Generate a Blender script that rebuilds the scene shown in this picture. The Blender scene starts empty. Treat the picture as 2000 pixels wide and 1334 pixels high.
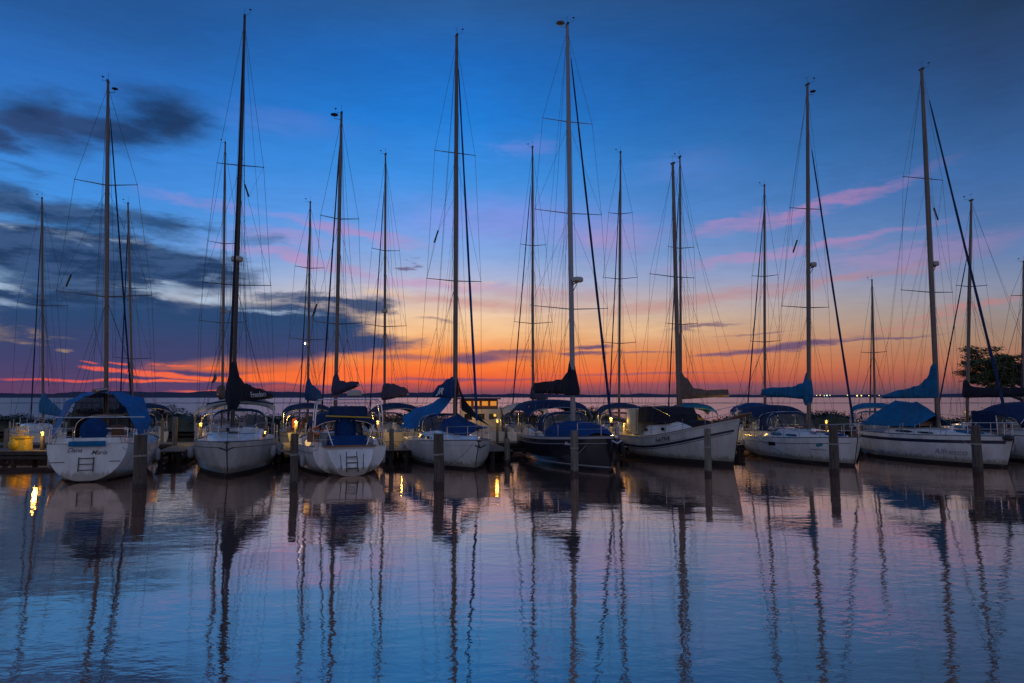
import bpy, math, random
from math import sin, cos, pi, radians, atan2, sqrt
from mathutils import Vector, Matrix

C = bpy.context.scene.collection
SC = bpy.context.scene
random.seed(7)

# ------------------------------------------------------------------ camera
F = 1333.3
PITCH = math.atan(108 / F)
CAMZ = 3.4
cam_d = bpy.data.cameras.new('camera')
cam_d.lens = 24.0
cam_d.sensor_width = 36.0
cam_d.clip_start = 0.1
cam_d.clip_end = 30000
cam = bpy.data.objects.new('camera', cam_d)
cam.location = (0, 0, CAMZ)
cam.rotation_euler = (pi / 2 + PITCH, 0, 0)
C.objects.link(cam)
SC.camera = cam
SC.view_settings.view_transform = 'Standard'
SC.view_settings.look = 'None'
SC.view_settings.gamma = 1
SC.view_settings.exposure = 0.0
SC.cycles.max_bounces = 6
SC.cycles.transparent_max_bounces = 12
SC.cycles.sample_clamp_indirect = 4.0
SC.cycles.caustics_reflective = False
SC.cycles.caustics_refractive = False


def ray(px, py):
    a = (px - 1000) / F
    b = (667 - py) / F
    return Vector((a, cos(PITCH) - b * sin(PITCH), sin(PITCH) + b * cos(PITCH)))


def P(px, py, Y):
    """world point at distance Y in front of the viewpoint that projects near (px, py) of the photograph"""
    d = ray(px, py)
    return Vector((0, 0, CAMZ)) + d * (Y / d.y)


def lin(c):
    c = c / 255.0
    return c / 12.92 if c <= 0.04045 else ((c + 0.055) / 1.055) ** 2.4


def rgb(r, g, b):
    return (lin(r), lin(g), lin(b), 1.0)


# ------------------------------------------------------------------ sky
def az_t(px, py):
    d = ray(px, py)
    return atan2(d.x, d.y), d.z / sqrt(d.x * d.x + d.y * d.y)


def build_world():
    w = bpy.data.worlds.new('World')
    SC.world = w
    w.use_nodes = True
    nt = w.node_tree
    N, L = nt.nodes, nt.links
    N.clear()
    out = N.new('ShaderNodeOutputWorld')
    bg = N.new('ShaderNodeBackground')
    L.new(bg.outputs[0], out.inputs[0])

    def math_(op, a, b=None, c=None, clamp=False):
        n = N.new('ShaderNodeMath')
        n.operation = op
        n.use_clamp = clamp
        for i, v in enumerate((a, b, c)):
            if v is None:
                continue
            if isinstance(v, (int, float)):
                n.inputs[i].default_value = v
            else:
                L.new(v, n.inputs[i])
        return n.outputs[0]

    def mix(fac, a, b, mode='MIX'):
        n = N.new('ShaderNodeMix')
        n.data_type = 'RGBA'
        n.blend_type = mode
        n.clamp_factor = True
        for s, v in ((n.inputs[0], fac), (n.inputs[6], a), (n.inputs[7], b)):
            if isinstance(v, (int, float)):
                s.default_value = v
            elif isinstance(v, tuple):
                s.default_value = v
            else:
                L.new(v, s)
        return n.outputs[2]

    def mrange(v, a, b, c=0.0, d=1.0, mode='SMOOTHSTEP'):
        n = N.new('ShaderNodeMapRange')
        n.interpolation_type = mode
        L.new(v, n.inputs[0])
        for i, q in enumerate((a, b, c, d)):
            n.inputs[i + 1].default_value = q
        return n.outputs[0]

    tc = N.new('ShaderNodeTexCoord')
    sep = N.new('ShaderNodeSeparateXYZ')
    L.new(tc.outputs['Generated'], sep.inputs[0])
    x, y, z = sep.outputs
    hor = math_('SQRT', math_('ADD', math_('MULTIPLY', x, x), math_('MULTIPLY', y, y)))
    hor = math_('MAXIMUM', hor, 0.001)
    t = math_('DIVIDE', z, hor)
    az = math_('ARCTAN2', x, y)
    comb = N.new('ShaderNodeCombineXYZ')
    L.new(az, comb.inputs[0])
    L.new(t, comb.inputs[1])
    base = comb.outputs[0]

    # wind-stretched warp of the cloud coordinates
    def noise(vec, sx, sy, scale, detail, rough, off=0.0):
        m = N.new('ShaderNodeMapping')
        m.inputs['Scale'].default_value = (sx, sy, 1)
        m.inputs['Location'].default_value = (off, off * 0.7, 0)
        L.new(vec, m.inputs[0])
        n = N.new('ShaderNodeTexNoise')
        n.noise_dimensions = '2D'
        n.inputs['Scale'].default_value = scale
        n.inputs['Detail'].default_value = detail
        n.inputs['Roughness'].default_value = rough
        L.new(m.outputs[0], n.inputs['Vector'])
        return n
    n1 = noise(base, 1.0, 3.2, 7.0, 6, 0.6)
    n2 = noise(base, 1.0, 4.5, 26.0, 5, 0.62, 3.1)
    sub = N.new('ShaderNodeVectorMath'); sub.operation = 'SUBTRACT'
    L.new(n1.outputs['Color'], sub.inputs[0]); sub.inputs[1].default_value = (0.5, 0.5, 0.5)
    scl = N.new('ShaderNodeVectorMath'); scl.operation = 'MULTIPLY'
    L.new(sub.outputs[0], scl.inputs[0]); scl.inputs[1].default_value = (0.16, 0.045, 0)
    add = N.new('ShaderNodeVectorMath'); add.operation = 'ADD'
    L.new(base, add.inputs[0]); L.new(scl.outputs[0], add.inputs[1])
    sub2 = N.new('ShaderNodeVectorMath'); sub2.operation = 'SUBTRACT'
    L.new(n2.outputs['Color'], sub2.inputs[0]); sub2.inputs[1].default_value = (0.5, 0.5, 0.5)
    scl2 = N.new('ShaderNodeVectorMath'); scl2.operation = 'MULTIPLY'
    L.new(sub2.outputs[0], scl2.inputs[0]); scl2.inputs[1].default_value = (0.05, 0.016, 0)
    add2 = N.new('ShaderNodeVectorMath'); add2.operation = 'ADD'
    L.new(add.outputs[0], add2.inputs[0]); L.new(scl2.outputs[0], add2.inputs[1])
    # the warp fades towards the horizon, where clouds are seen edge-on as straight bars
    wsub = N.new('ShaderNodeVectorMath'); wsub.operation = 'SUBTRACT'
    L.new(add2.outputs[0], wsub.inputs[0]); L.new(base, wsub.inputs[1])
    amp = N.new('ShaderNodeCombineXYZ')
    L.new(mrange(t, 0.0, 0.20, .45, 1, 'LINEAR'), amp.inputs[0])
    L.new(mrange(t, 0.0, 0.22, .16, 1, 'LINEAR'), amp.inputs[1])
    wm = N.new('ShaderNodeVectorMath'); wm.operation = 'MULTIPLY_ADD'
    L.new(wsub.outputs[0], wm.inputs[0]); L.new(amp.outputs[0], wm.inputs[1]); L.new(base, wm.inputs[2])
    warped = wm.outputs[0]

    # clear-sky gradient at four bearings
    def ramp(stops, pxx):
        n = N.new('ShaderNodeValToRGB')
        n.color_ramp.interpolation = 'B_SPLINE' if False else 'EASE' if False else 'LINEAR'
        el = n.color_ramp.elements
        pts = []
        for py, col in stops:
            tt = az_t(pxx, py)[1] if py is not None else 1.0
            pts.append((min(1, max(0, tt)), col))
        pts.sort(key=lambda q: q[0])
        while len(el) > 1:
            el.remove(el[0])
        el[0].position = pts[0][0]; el[0].color = pts[0][1]
        for p_, c_ in pts[1:]:
            e = el.new(p_); e.color = c_
        L.new(t, n.inputs[0])
        return n.outputs[0]
    R = rgb
    left = ramp([(775, R(92, 66, 100)), (750, R(150, 70, 84)), (715, R(190, 98, 76)), (660, R(196, 160, 118)),
                 (600, R(176, 184, 192)), (540, R(138, 174, 210)), (460, R(88, 150, 220)), (380, R(66, 142, 222)),
                 (260, R(56, 128, 212)), (130, R(44, 108, 188)), (20, R(38, 90, 156)), (-250, R(34, 68, 116))], 100)
    mid = ramp([(775, R(96, 66, 94)), (762, R(142, 76, 88)), (744, R(228, 92, 60)), (722, R(250, 116, 54)), (690, R(248, 144, 74)), (655, R(250, 184, 126)),
                (620, R(242, 202, 164)), (585, R(210, 188, 184)), (550, R(176, 182, 212)), (500, R(134, 168, 222)),
                (430, R(96, 155, 230)), (340, R(60, 142, 226)), (230, R(33, 122, 212)), (120, R(30, 105, 190)),
                (10, R(42, 92, 154)), (-250, R(38, 68, 116))], 860)
    right = ramp([(775, R(70, 62, 86)), (760, R(106, 78, 90)), (740, R(146, 86, 82)), (705, R(170, 112, 88)), (660, R(158, 128, 110)), (610, R(148, 138, 138)),
                  (560, R(134, 142, 166)), (500, R(104, 130, 176)), (430, R(80, 116, 170)), (330, R(60, 102, 160)),
                  (200, R(46, 82, 132)), (100, R(42, 70, 114)), (10, R(36, 60, 94)), (-250, R(30, 50, 84))], 1950)
    back = ramp([(775, R(146, 140, 158)), (700, R(168, 162, 184)), (560, R(170, 168, 196)), (350, R(150, 158, 190)),
                 (100, R(126, 138, 172)), (-250, R(98, 114, 152))], 1000)
    azl, azm, azr = az_t(100, 500)[0], az_t(860, 500)[0], az_t(1950, 500)[0]
    sky = mix(mrange(az, azl, azm, mode='SMOOTHSTEP'), left, mid)
    sky = mix(mrange(az, azm + 0.05, azr, mode='LINEAR'), sky, right)
    absaz = math_('ABSOLUTE', az)
    sky = mix(mrange(absaz, 0.85, 1.7), sky, back)

    chain = [None]

    def blobs(items, vec=warped):
        """union of soft ellipses given in photograph pixels: (px, py, half width, half height, tilt deg, softness, strength)"""
        tot = None
        for (px, py, hw, hh, rot, soft, st) in items:
            if chain[0] is not None:   # evaluate the ellipses one after another (keeps the shader's stack small)
                q = N.new('ShaderNodeVectorMath'); q.operation = 'MULTIPLY_ADD'
                L.new(chain[0], q.inputs[0]); q.inputs[1].default_value = (1e-7, 1e-7, 0)
                L.new(vec, q.inputs[2])
                src = q.outputs[0]
            else:
                src = vec
            a, tt = az_t(px, py)
            a2, t2 = az_t(px + 10, py)
            a3, t3 = az_t(px, py - 10)
            wx = hw * abs(a2 - a) / 10
            wy = hh * abs(t3 - tt) / 10
            m = N.new('ShaderNodeMapping')
            m.vector_type = 'TEXTURE'
            m.inputs['Location'].default_value = (a, tt, 0)
            m.inputs['Rotation'].default_value = (0, 0, radians(-rot))
            m.inputs['Scale'].default_value = (wx, wy, 1)
            L.new(src, m.inputs[0])
            ln = N.new('ShaderNodeVectorMath'); ln.operation = 'LENGTH'
            L.new(m.outputs[0], ln.inputs[0])
            v = mrange(ln.outputs['Value'], 1.0 + soft * 0.4, max(0.0, 1.0 - soft), 0, st)
            tot = v if tot is None else math_('MAXIMUM', tot, v)
            chain[0] = tot
        return tot
    nf = n1.outputs['Fac']
    nb = n2.outputs['Fac']
    tex = math_('ADD', math_('MULTIPLY', nf, 0.6), math_('MULTIPLY', nb, 0.4))
    texc = mrange(tex, 0.35, 0.62)

    # thin lit veils: pink, lavender, rose
    pink = blobs([(1580, 408, 250, 16, -11, .9, .5), (1430, 436, 120, 13, -11, .9, .38), (1660, 470, 200, 10, -6, .9, .45), (1780, 498, 240, 26, -6, .9, .3),
                  (700, 458, 150, 16, 8, .9, .5), (610, 512, 170, 14, 9, .9, .55), (1190, 470, 110, 40, -4, 1, .4), (560, 470, 120, 16, 6, 1, .35),
                  (1500, 500, 240, 12, -4, .9, .4), (860, 555, 170, 14, 3, 1, .5), (400, 395, 140, 14, 6, 1, .25)])
    sky = mix(math_('MULTIPLY', pink, mrange(tex, 0.30, 0.55, .5, 1)), sky, R(200, 132, 176))
    lav = blobs([(980, 430, 230, 50, 0, 1, .35), (1350, 330, 120, 40, 0, 1, .1), (560, 240, 130, 30, 0, 1, .1), (1030, 290, 50, 25, 0, 1, .2)])
    sky = mix(lav, sky, R(160, 138, 216))
    rose = blobs([(1330, 592, 310, 15, -6, .9, .5), (1640, 548, 260, 13, -8, .9, .45), (930, 592, 200, 12, 2, 1, .5), (1080, 575, 150, 14, 2, 1, .4), (1900, 598, 140, 9, -10, .9, .6),
                  (1760, 640, 160, 7, -6, .9, .4), (1200, 612, 220, 8, -2, 1, .35)])
    sky = mix(math_('MULTIPLY', rose, mrange(tex, 0.35, 0.55, .4, 1)), sky, R(190, 122, 120))
    glow = blobs([(900, 640, 260, 26, 0, 1, .6), (1200, 648, 260, 20, -2, 1, .45), (740, 570, 90, 14, 6, 1, .6), (960, 555, 120, 12, 4, 1, .3)])
    sky = mix(math_('MULTIPLY', glow, texc), sky, R(240, 200, 150))
    # slate cloud mass on the left, high puffs
    dark = blobs([(30, 375, 160, 18, 6, .9, .6), (100, 408, 220, 40, 8, .6, .95), (300, 438, 120, 28, 4, .8, .85), (40, 330, 90, 10, 5, 1, .4),
                  (170, 500, 330, 62, 2, .3, 1), (370, 525, 150, 54, 6, .5, 1), (150, 565, 150, 40, 4, .5, .95), (500, 470, 60, 12, 4, 1, .4),
                  (120, 590, 230, 46, 3, .5, 1), (60, 625, 120, 26, 0, .6, .85), (250, 605, 180, 36, 6, .4, 1)])
    half = N.new('ShaderNodeVectorMath'); half.operation = 'MULTIPLY_ADD'
    L.new(sub.outputs[0], half.inputs[0]); half.inputs[1].default_value = (0.10, 0.05, 0); L.new(base, half.inputs[2])
    puff = blobs([(95, 236, 125, 64, 6, .65, 1), (310, 230, 120, 60, -2, .75, 1), (205, 248, 150, 46, 2, .7, .95), (-10, 264, 110, 36, 0, .7, 1), (300, 200, 90, 34, 0, 1, .7), (110, 190, 60, 30, 20, 1, .5)], half.outputs[0])
    sky = mix(math_('MULTIPLY', puff, mrange(nf, .25, .5, .9, 1)), sky, mix(mrange(nf, .35, .65), R(28, 54, 94), R(44, 70, 116)))
    slate = mix(mrange(tex, .38, .6), R(26, 54, 94), R(56, 84, 126))
    dk = math_('MULTIPLY', dark, mrange(tex, 0.28, 0.46, .85, 1), clamp=True)
    sky = mix(dk, sky, slate)
    low = blobs([(250, 655, 330, 64, 1, .3, 1), (520, 650, 250, 66, 0, .3, 1), (640, 668, 190, 30, 0, .35, 1), (720, 664, 120, 15, 2, .5, .95), (80, 705, 300, 58, 0, .3, 1), (330, 745, 230, 26, 0, .3, 1), (60, 752, 200, 22, 0, .4, .9),
                 (640, 592, 110, 12, 0, .6, .95), (700, 600, 80, 16, -4, .6, .95), (570, 580, 70, 9, 0, .7, .8), (500, 600, 120, 16, 3, .8, .6), (420, 612, 130, 26, 0, .5, .9)])
    lowc = N.new('ShaderNodeValToRGB')
    lc = lowc.color_ramp.elements
    lc[0].position = 0.0; lc[0].color = R(92, 62, 100)
    lc[1].position = 0.10; lc[1].color = R(42, 70, 112)
    e = lc.new(0.045); e.color = R(66, 66, 108)
    L.new(t, lowc.inputs[0])
    sky = mix(low, sky, lowc.outputs[0])
    streak = blobs([(925, 700, 105, 13, -2, .6, .9), (980, 690, 80, 7, -3, .7, .8), (1150, 676, 58, 6, -2, .6, .9), (1120, 690, 66, 4, 0, .6, .8), (1250, 690, 90, 3, 0, .8, .6),
                    (1560, 678, 160, 9, -6, .6, .9), (1450, 692, 110, 4, -3, .7, .8), (1730, 660, 150, 4, -3, .7, .75), (1370, 636, 60, 4, -6, .8, .7), (1480, 650, 80, 3, -4, .8, .6),
                    (780, 514, 26, 8, 0, .8, .8), (850, 626, 60, 4, 2, .8, .5), (900, 742, 180, 4, 0, .8, .7), (640, 752, 170, 4, 0, .8, .7), (1380, 752, 300, 8, 0, 1, .5),
                    (1250, 730, 200, 3, 0, .8, .5), (780, 700, 60, 7, 0, .8, .6)])
    sky = mix(streak, sky, R(98, 76, 112))
    # gaps where the low sun still colours the cloud edges
    ember = blobs([(225, 722, 75, 4.5, 6, .5, 1), (310, 731, 90, 6.5, 6, .5, 1), (400, 740, 70, 6, 3, .5, 1), (120, 741, 110, 3, 0, .6, .85), (280, 744, 130, 4, 1, .5, 1), (184, 706, 26, 3, 10, .6, .9),
                   (256, 711, 26, 3, 4, .6, .9), (315, 712, 7, 4, 0, .8, .6), (350, 714, 26, 2.5, 3, .7, .8), (425, 718, 22, 3, 3, .6, .95),
                   (500, 739, 80, 12, 0, .4, 1), (600, 737, 110, 15, 0, .4, 1), (700, 732, 90, 18, 0, .5, 1), (400, 765, 80, 2.5, 0, .8, .7)])
    embc = mix(mrange(az, az_t(60, 730)[0], az_t(520, 730)[0]), R(222, 86, 84), R(250, 112, 58))
    sky = mix(ember, sky, embc)
    cream = blobs([(14, 648, 60, 8, 3, .8, .8), (70, 660, 60, 4, 4, .8, .6), (20, 668, 50, 6, 6, .8, .7), (115, 685, 20, 3, 6, .8, .7)])
    sky = mix(math_('MULTIPLY', cream, texc), sky, R(214, 176, 122))
    pale = blobs([(18, 558, 34, 14, 8, .8, .85), (330, 560, 80, 9, 12, .9, .8), (400, 578, 110, 12, 8, .9, .8), (20, 590, 60, 7, 10, 1, .7), (440, 545, 60, 14, 0, 1, .4), (90, 450, 110, 9, 2, 1, .45),
                  (560, 612, 80, 6, 4, .8, .7), (250, 470, 60, 8, 3, 1, .5)])
    sky = mix(math_('MULTIPLY', pale, texc), sky, R(176, 198, 224))
    # faint overall mottling
    sky = mix(0.10, sky, mix(1.0, sky, mrange(tex, .3, .7, .5, 1.5), 'MULTIPLY'))
    # low twilight sky texture adds its own weak glow
    ns = N.new('ShaderNodeTexSky')
    ns.sky_type = 'NISHITA'
    ns.sun_disc = False
    ns.sun_elevation = radians(-1.5)
    ns.sun_rotation = radians(-4)
    mul = N.new('ShaderNodeVectorMath'); mul.operation = 'SCALE'
    L.new(ns.outputs[0], mul.inputs[0]); mul.inputs['Scale'].default_value = 0.0025
    sky = mix(1.0, sky, mul.outputs[0], 'ADD')
    # below the horizon: dark sea colour
    sky = mix(mrange(t, -0.02, -0.002), R(40, 46, 80), sky)
    L.new(sky, bg.inputs[0])
    bg.inputs[1].default_value = 1.0
    w.cycles.sampling_method = 'MANUAL'
    w.cycles.sample_map_resolution = 512


build_world()


# ------------------------------------------------------------------ materials
MATS = {}


def mat(name, col, rough=0.5, metal=0.0, spec=0.5, var=0.0, vscale=3.0, bump=0.0, bscale=20.0, stretch=(1, 1, 1), emit=None, estr=0.0, alpha=None, col2=None):
    if name in MATS:
        return MATS[name]
    m = bpy.data.materials.new(name)
    m.use_nodes = True
    nt = m.node_tree
    b = nt.nodes['Principled BSDF']
    b.inputs['Base Color'].default_value = (*col, 1)
    b.inputs['Roughness'].default_value = rough
    b.inputs['Metallic'].default_value = metal
    b.inputs['Specular IOR Level'].default_value = spec
    tc = nt.nodes.new('ShaderNodeTexCoord')
    mp = nt.nodes.new('ShaderNodeMapping')
    mp.inputs['Scale'].default_value = stretch
    nt.links.new(tc.outputs['Object'], mp.inputs[0])
    if var > 0:
        n = nt.nodes.new('ShaderNodeTexNoise')
        n.inputs['Scale'].default_value = vscale
        n.inputs['Detail'].default_value = 5
        n.inputs['Roughness'].default_value = 0.65
        nt.links.new(mp.outputs[0], n.inputs['Vector'])
        mx = nt.nodes.new('ShaderNodeMix')
        mx.data_type = 'RGBA'
        c2 = col2 if col2 else tuple(c * (1 - var) for c in col)
        mx.inputs[6].default_value = (*c2, 1)
        mx.inputs[7].default_value = (*(tuple(min(1, c * (1 + var * .35)) for c in col)), 1)
        mr = nt.nodes.new('ShaderNodeMapRange')
        mr.inputs[1].default_value = .32
        mr.inputs[2].default_value = .62
        nt.links.new(n.outputs[0], mr.inputs[0])
        nt.links.new(mr.outputs[0], mx.inputs[0])
        nt.links.new(mx.outputs[2], b.inputs['Base Color'])
    if bump > 0:
        n = nt.nodes.new('ShaderNodeTexNoise')
        n.inputs['Scale'].default_value = bscale
        n.inputs['Detail'].default_value = 4
        nt.links.new(mp.outputs[0], n.inputs['Vector'])
        bp = nt.nodes.new('ShaderNodeBump')
        bp.inputs['Strength'].default_value = 1
        bp.inputs['Distance'].default_value = bump
        nt.links.new(n.outputs[0], bp.inputs['Height'])
        nt.links.new(bp.outputs[0], b.inputs['Normal'])
    if emit:
        b.inputs['Emission Color'].default_value = (*emit, 1)
        b.inputs['Emission Strength'].default_value = estr
    if alpha is not None:
        b.inputs['Alpha'].default_value = alpha
    MATS[name] = m
    return m


GEL = mat('white_gelcoat', (0.70, 0.70, 0.69), .22, var=.16, vscale=1.3, stretch=(1.3, 1.3, .5), spec=.5, col2=(.55, .54, .51))
GELG = mat('grey_gelcoat', (0.42, 0.42, 0.44), .25, var=.12, vscale=1.5)
GELD = mat('weathered_gelcoat', (0.56, 0.55, 0.53), .3, var=.18, vscale=1.3, stretch=(1.3, 1.3, .5), col2=(.42, .41, .37))
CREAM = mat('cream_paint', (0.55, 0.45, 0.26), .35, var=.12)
NAVY = mat('navy_gelcoat', (0.016, 0.018, 0.028), .12, spec=.5)
NAVYB = mat('navy_stripe_paint', (0.012, 0.018, 0.05), .3)
ANTI = mat('antifouling_paint', (0.022, 0.022, 0.024), .6, var=.3)
DECK = mat('deck_nonskid', (0.52, 0.52, 0.54), .55, var=.1, bump=.002, bscale=120)
ALU = mat('mast_aluminium', (0.12, 0.10, 0.09), .38, metal=.55, var=.25, vscale=2, stretch=(4, 4, .4))
ALUD = mat('dark_anodised_mast', (0.04, 0.035, 0.035), .4, metal=.4, var=.2)
ALUL = mat('pale_mast_paint', (0.24, 0.24, 0.26), .35, metal=.2, var=.15, stretch=(4, 4, .4))
STEEL = mat('stainless_tube', (0.55, 0.55, 0.56), .18, metal=1.0)
WIRE = mat('rigging_wire', (0.05, 0.05, 0.06), .4, metal=.3)
ROPE = mat('rope_fibre', (0.32, 0.30, 0.27), .9, bump=.003, bscale=150)
ROPED = mat('dark_rope_fibre', (0.04, 0.04, 0.045), .9)
BLUE = mat('royal_blue_canvas', (0.006, 0.13, 0.38), .85, var=.3, vscale=2.5, bump=.04, bscale=4.5, spec=.2)
BLUED = mat('deep_blue_canvas', (0.006, 0.048, 0.18), .85, var=.3, vscale=2.5, bump=.035, bscale=5, spec=.2)
NAVYC = mat('navy_canvas', (0.014, 0.034, 0.095), .85, var=.3, vscale=3, bump=.035, bscale=5, spec=.2)
TEALC = mat('teal_blue_canvas', (0.010, 0.13, 0.28), .85, var=.3, vscale=3, bump=.035, bscale=5, spec=.2)
BLACKC = mat('black_canvas', (0.018, 0.020, 0.032), .85, var=.3, vscale=3, bump=.03, bscale=5, spec=.2)
GREYC = mat('grey_canvas', (0.12, 0.10, 0.10), .9, var=.3, vscale=3, bump=.03, bscale=5, spec=.2)
PURPC = mat('slate_violet_canvas', (0.045, 0.045, 0.095), .9, var=.3, vscale=3, bump=.03, bscale=5, spec=.2)
CANVASW = mat('pale_canvas', (0.45, 0.42, 0.36), .9, var=.15)
YELC = mat('mustard_canvas', (0.42, 0.26, 0.03), .8, var=.25)
GLASSD = mat('dark_window_glass', (0.015, 0.015, 0.02), .06, spec=.6)
VINYL = mat('clear_vinyl', (0.25, 0.24, 0.24), .12, alpha=.28)
TEAK = mat('teak_wood', (0.20, 0.085, 0.035), .5, var=.35, vscale=8, stretch=(1, 8, 8))
RED = mat('red_plastic', (0.55, 0.05, 0.02), .4)
ORANGE = mat('orange_plastic', (0.75, 0.16, 0.02), .5)
FEND = mat('fender_vinyl', (0.36, 0.36, 0.38), .35, var=.2)
FENDB = mat('black_fender_cover', (0.015, 0.015, 0.02), .8)
BLACKP = mat('black_lettering', (0.01, 0.01, 0.014), .5)
WHITEP = mat('white_lettering', (0.7, 0.7, 0.7), .6)
TEALP = mat('teal_lettering', (0.03, 0.20, 0.24), .5)
RADOME = mat('radome_plastic', (0.38, 0.37, 0.33), .4)
YELB = mat('yellow_box_paint', (0.62, 0.40, 0.02), .45, var=.15)
PILE = mat('weathered_piling_wood', (0.105, 0.085, 0.068), .85, var=.5, vscale=4, stretch=(5, 5, .35), bump=.012, bscale=9, col2=(0.03, 0.025, 0.02))
PILEL = mat('pale_piling_wood', (0.21, 0.185, 0.15), .85, var=.45, vscale=4, stretch=(5, 5, .35), bump=.012, bscale=9, col2=(0.075, 0.065, 0.05))
PLANK = mat('dock_planks', (0.17, 0.145, 0.12), .8, var=.4, vscale=2.5, stretch=(9, .6, 1), bump=.006, bscale=14)
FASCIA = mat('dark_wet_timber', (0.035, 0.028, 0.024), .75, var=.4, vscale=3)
LAMPM = mat('lit_lamp_lens', (0.9, 0.7, 0.2), .5, emit=(1.0, 0.62, 0.10), estr=1.6)
LAMPF = mat('far_lamp_glow', (0.9, 0.8, 0.4), .5, emit=(1.0, 0.74, 0.22), estr=2.2)
LAMPG = mat('far_lamp_glow_green', (0.5, 0.9, 0.8), .5, emit=(0.45, 0.95, 0.72), estr=1.6)
LAMPW = mat('anchor_light_lens', (1, .8, .6), .5, emit=(1.0, 0.75, 0.5), estr=6)
CABLIT = mat('lit_cabin_panel', (0.5, 0.22, 0.06), .5, emit=(1.0, 0.36, 0.04), estr=.55)
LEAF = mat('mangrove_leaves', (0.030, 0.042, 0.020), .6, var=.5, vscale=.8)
LEAFT = mat('tree_leaves', (0.13, 0.16, 0.06), .6, var=.5, vscale=1.2)
BARK = mat('bark', (0.06, 0.05, 0.04), .9, var=.4, bump=.02)


def add_scum(m, hi, col):
    """brown waterline scum with a ragged upper edge and thin runs below fittings, fixed to the hull"""
    nt = m.node_tree
    N, L = nt.nodes, nt.links
    b = N['Principled BSDF']
    old = b.inputs['Base Color'].links[0].from_socket
    tc = N.new('ShaderNodeTexCoord')
    sp = N.new('ShaderNodeSeparateXYZ')
    L.new(tc.outputs['Object'], sp.inputs[0])
    mp = N.new('ShaderNodeMapping'); mp.inputs['Scale'].default_value = (3.5, 3.5, .8)
    L.new(tc.outputs['Object'], mp.inputs[0])
    n = N.new('ShaderNodeTexNoise'); n.inputs['Scale'].default_value = 2.2; n.inputs['Detail'].default_value = 5
    L.new(mp.outputs[0], n.inputs['Vector'])
    a = N.new('ShaderNodeMath'); a.operation = 'MULTIPLY_ADD'
    L.new(n.outputs[0], a.inputs[0]); a.inputs[1].default_value = -.55; L.new(sp.outputs[2], a.inputs[2])
    r = N.new('ShaderNodeMapRange'); r.interpolation_type = 'SMOOTHSTEP'
    r.inputs[1].default_value = hi - .34; r.inputs[2].default_value = hi - .12; r.inputs[3].default_value = .75; r.inputs[4].default_value = 0
    L.new(a.outputs[0], r.inputs[0])
    x = N.new('ShaderNodeMix'); x.data_type = 'RGBA'
    L.new(r.outputs[0], x.inputs[0]); L.new(old, x.inputs[6]); x.inputs[7].default_value = (*col, 1)
    L.new(x.outputs[2], b.inputs['Base Color'])


add_scum(GEL, .30, (.20, .17, .11))
add_scum(GELD, .34, (.16, .14, .09))


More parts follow.
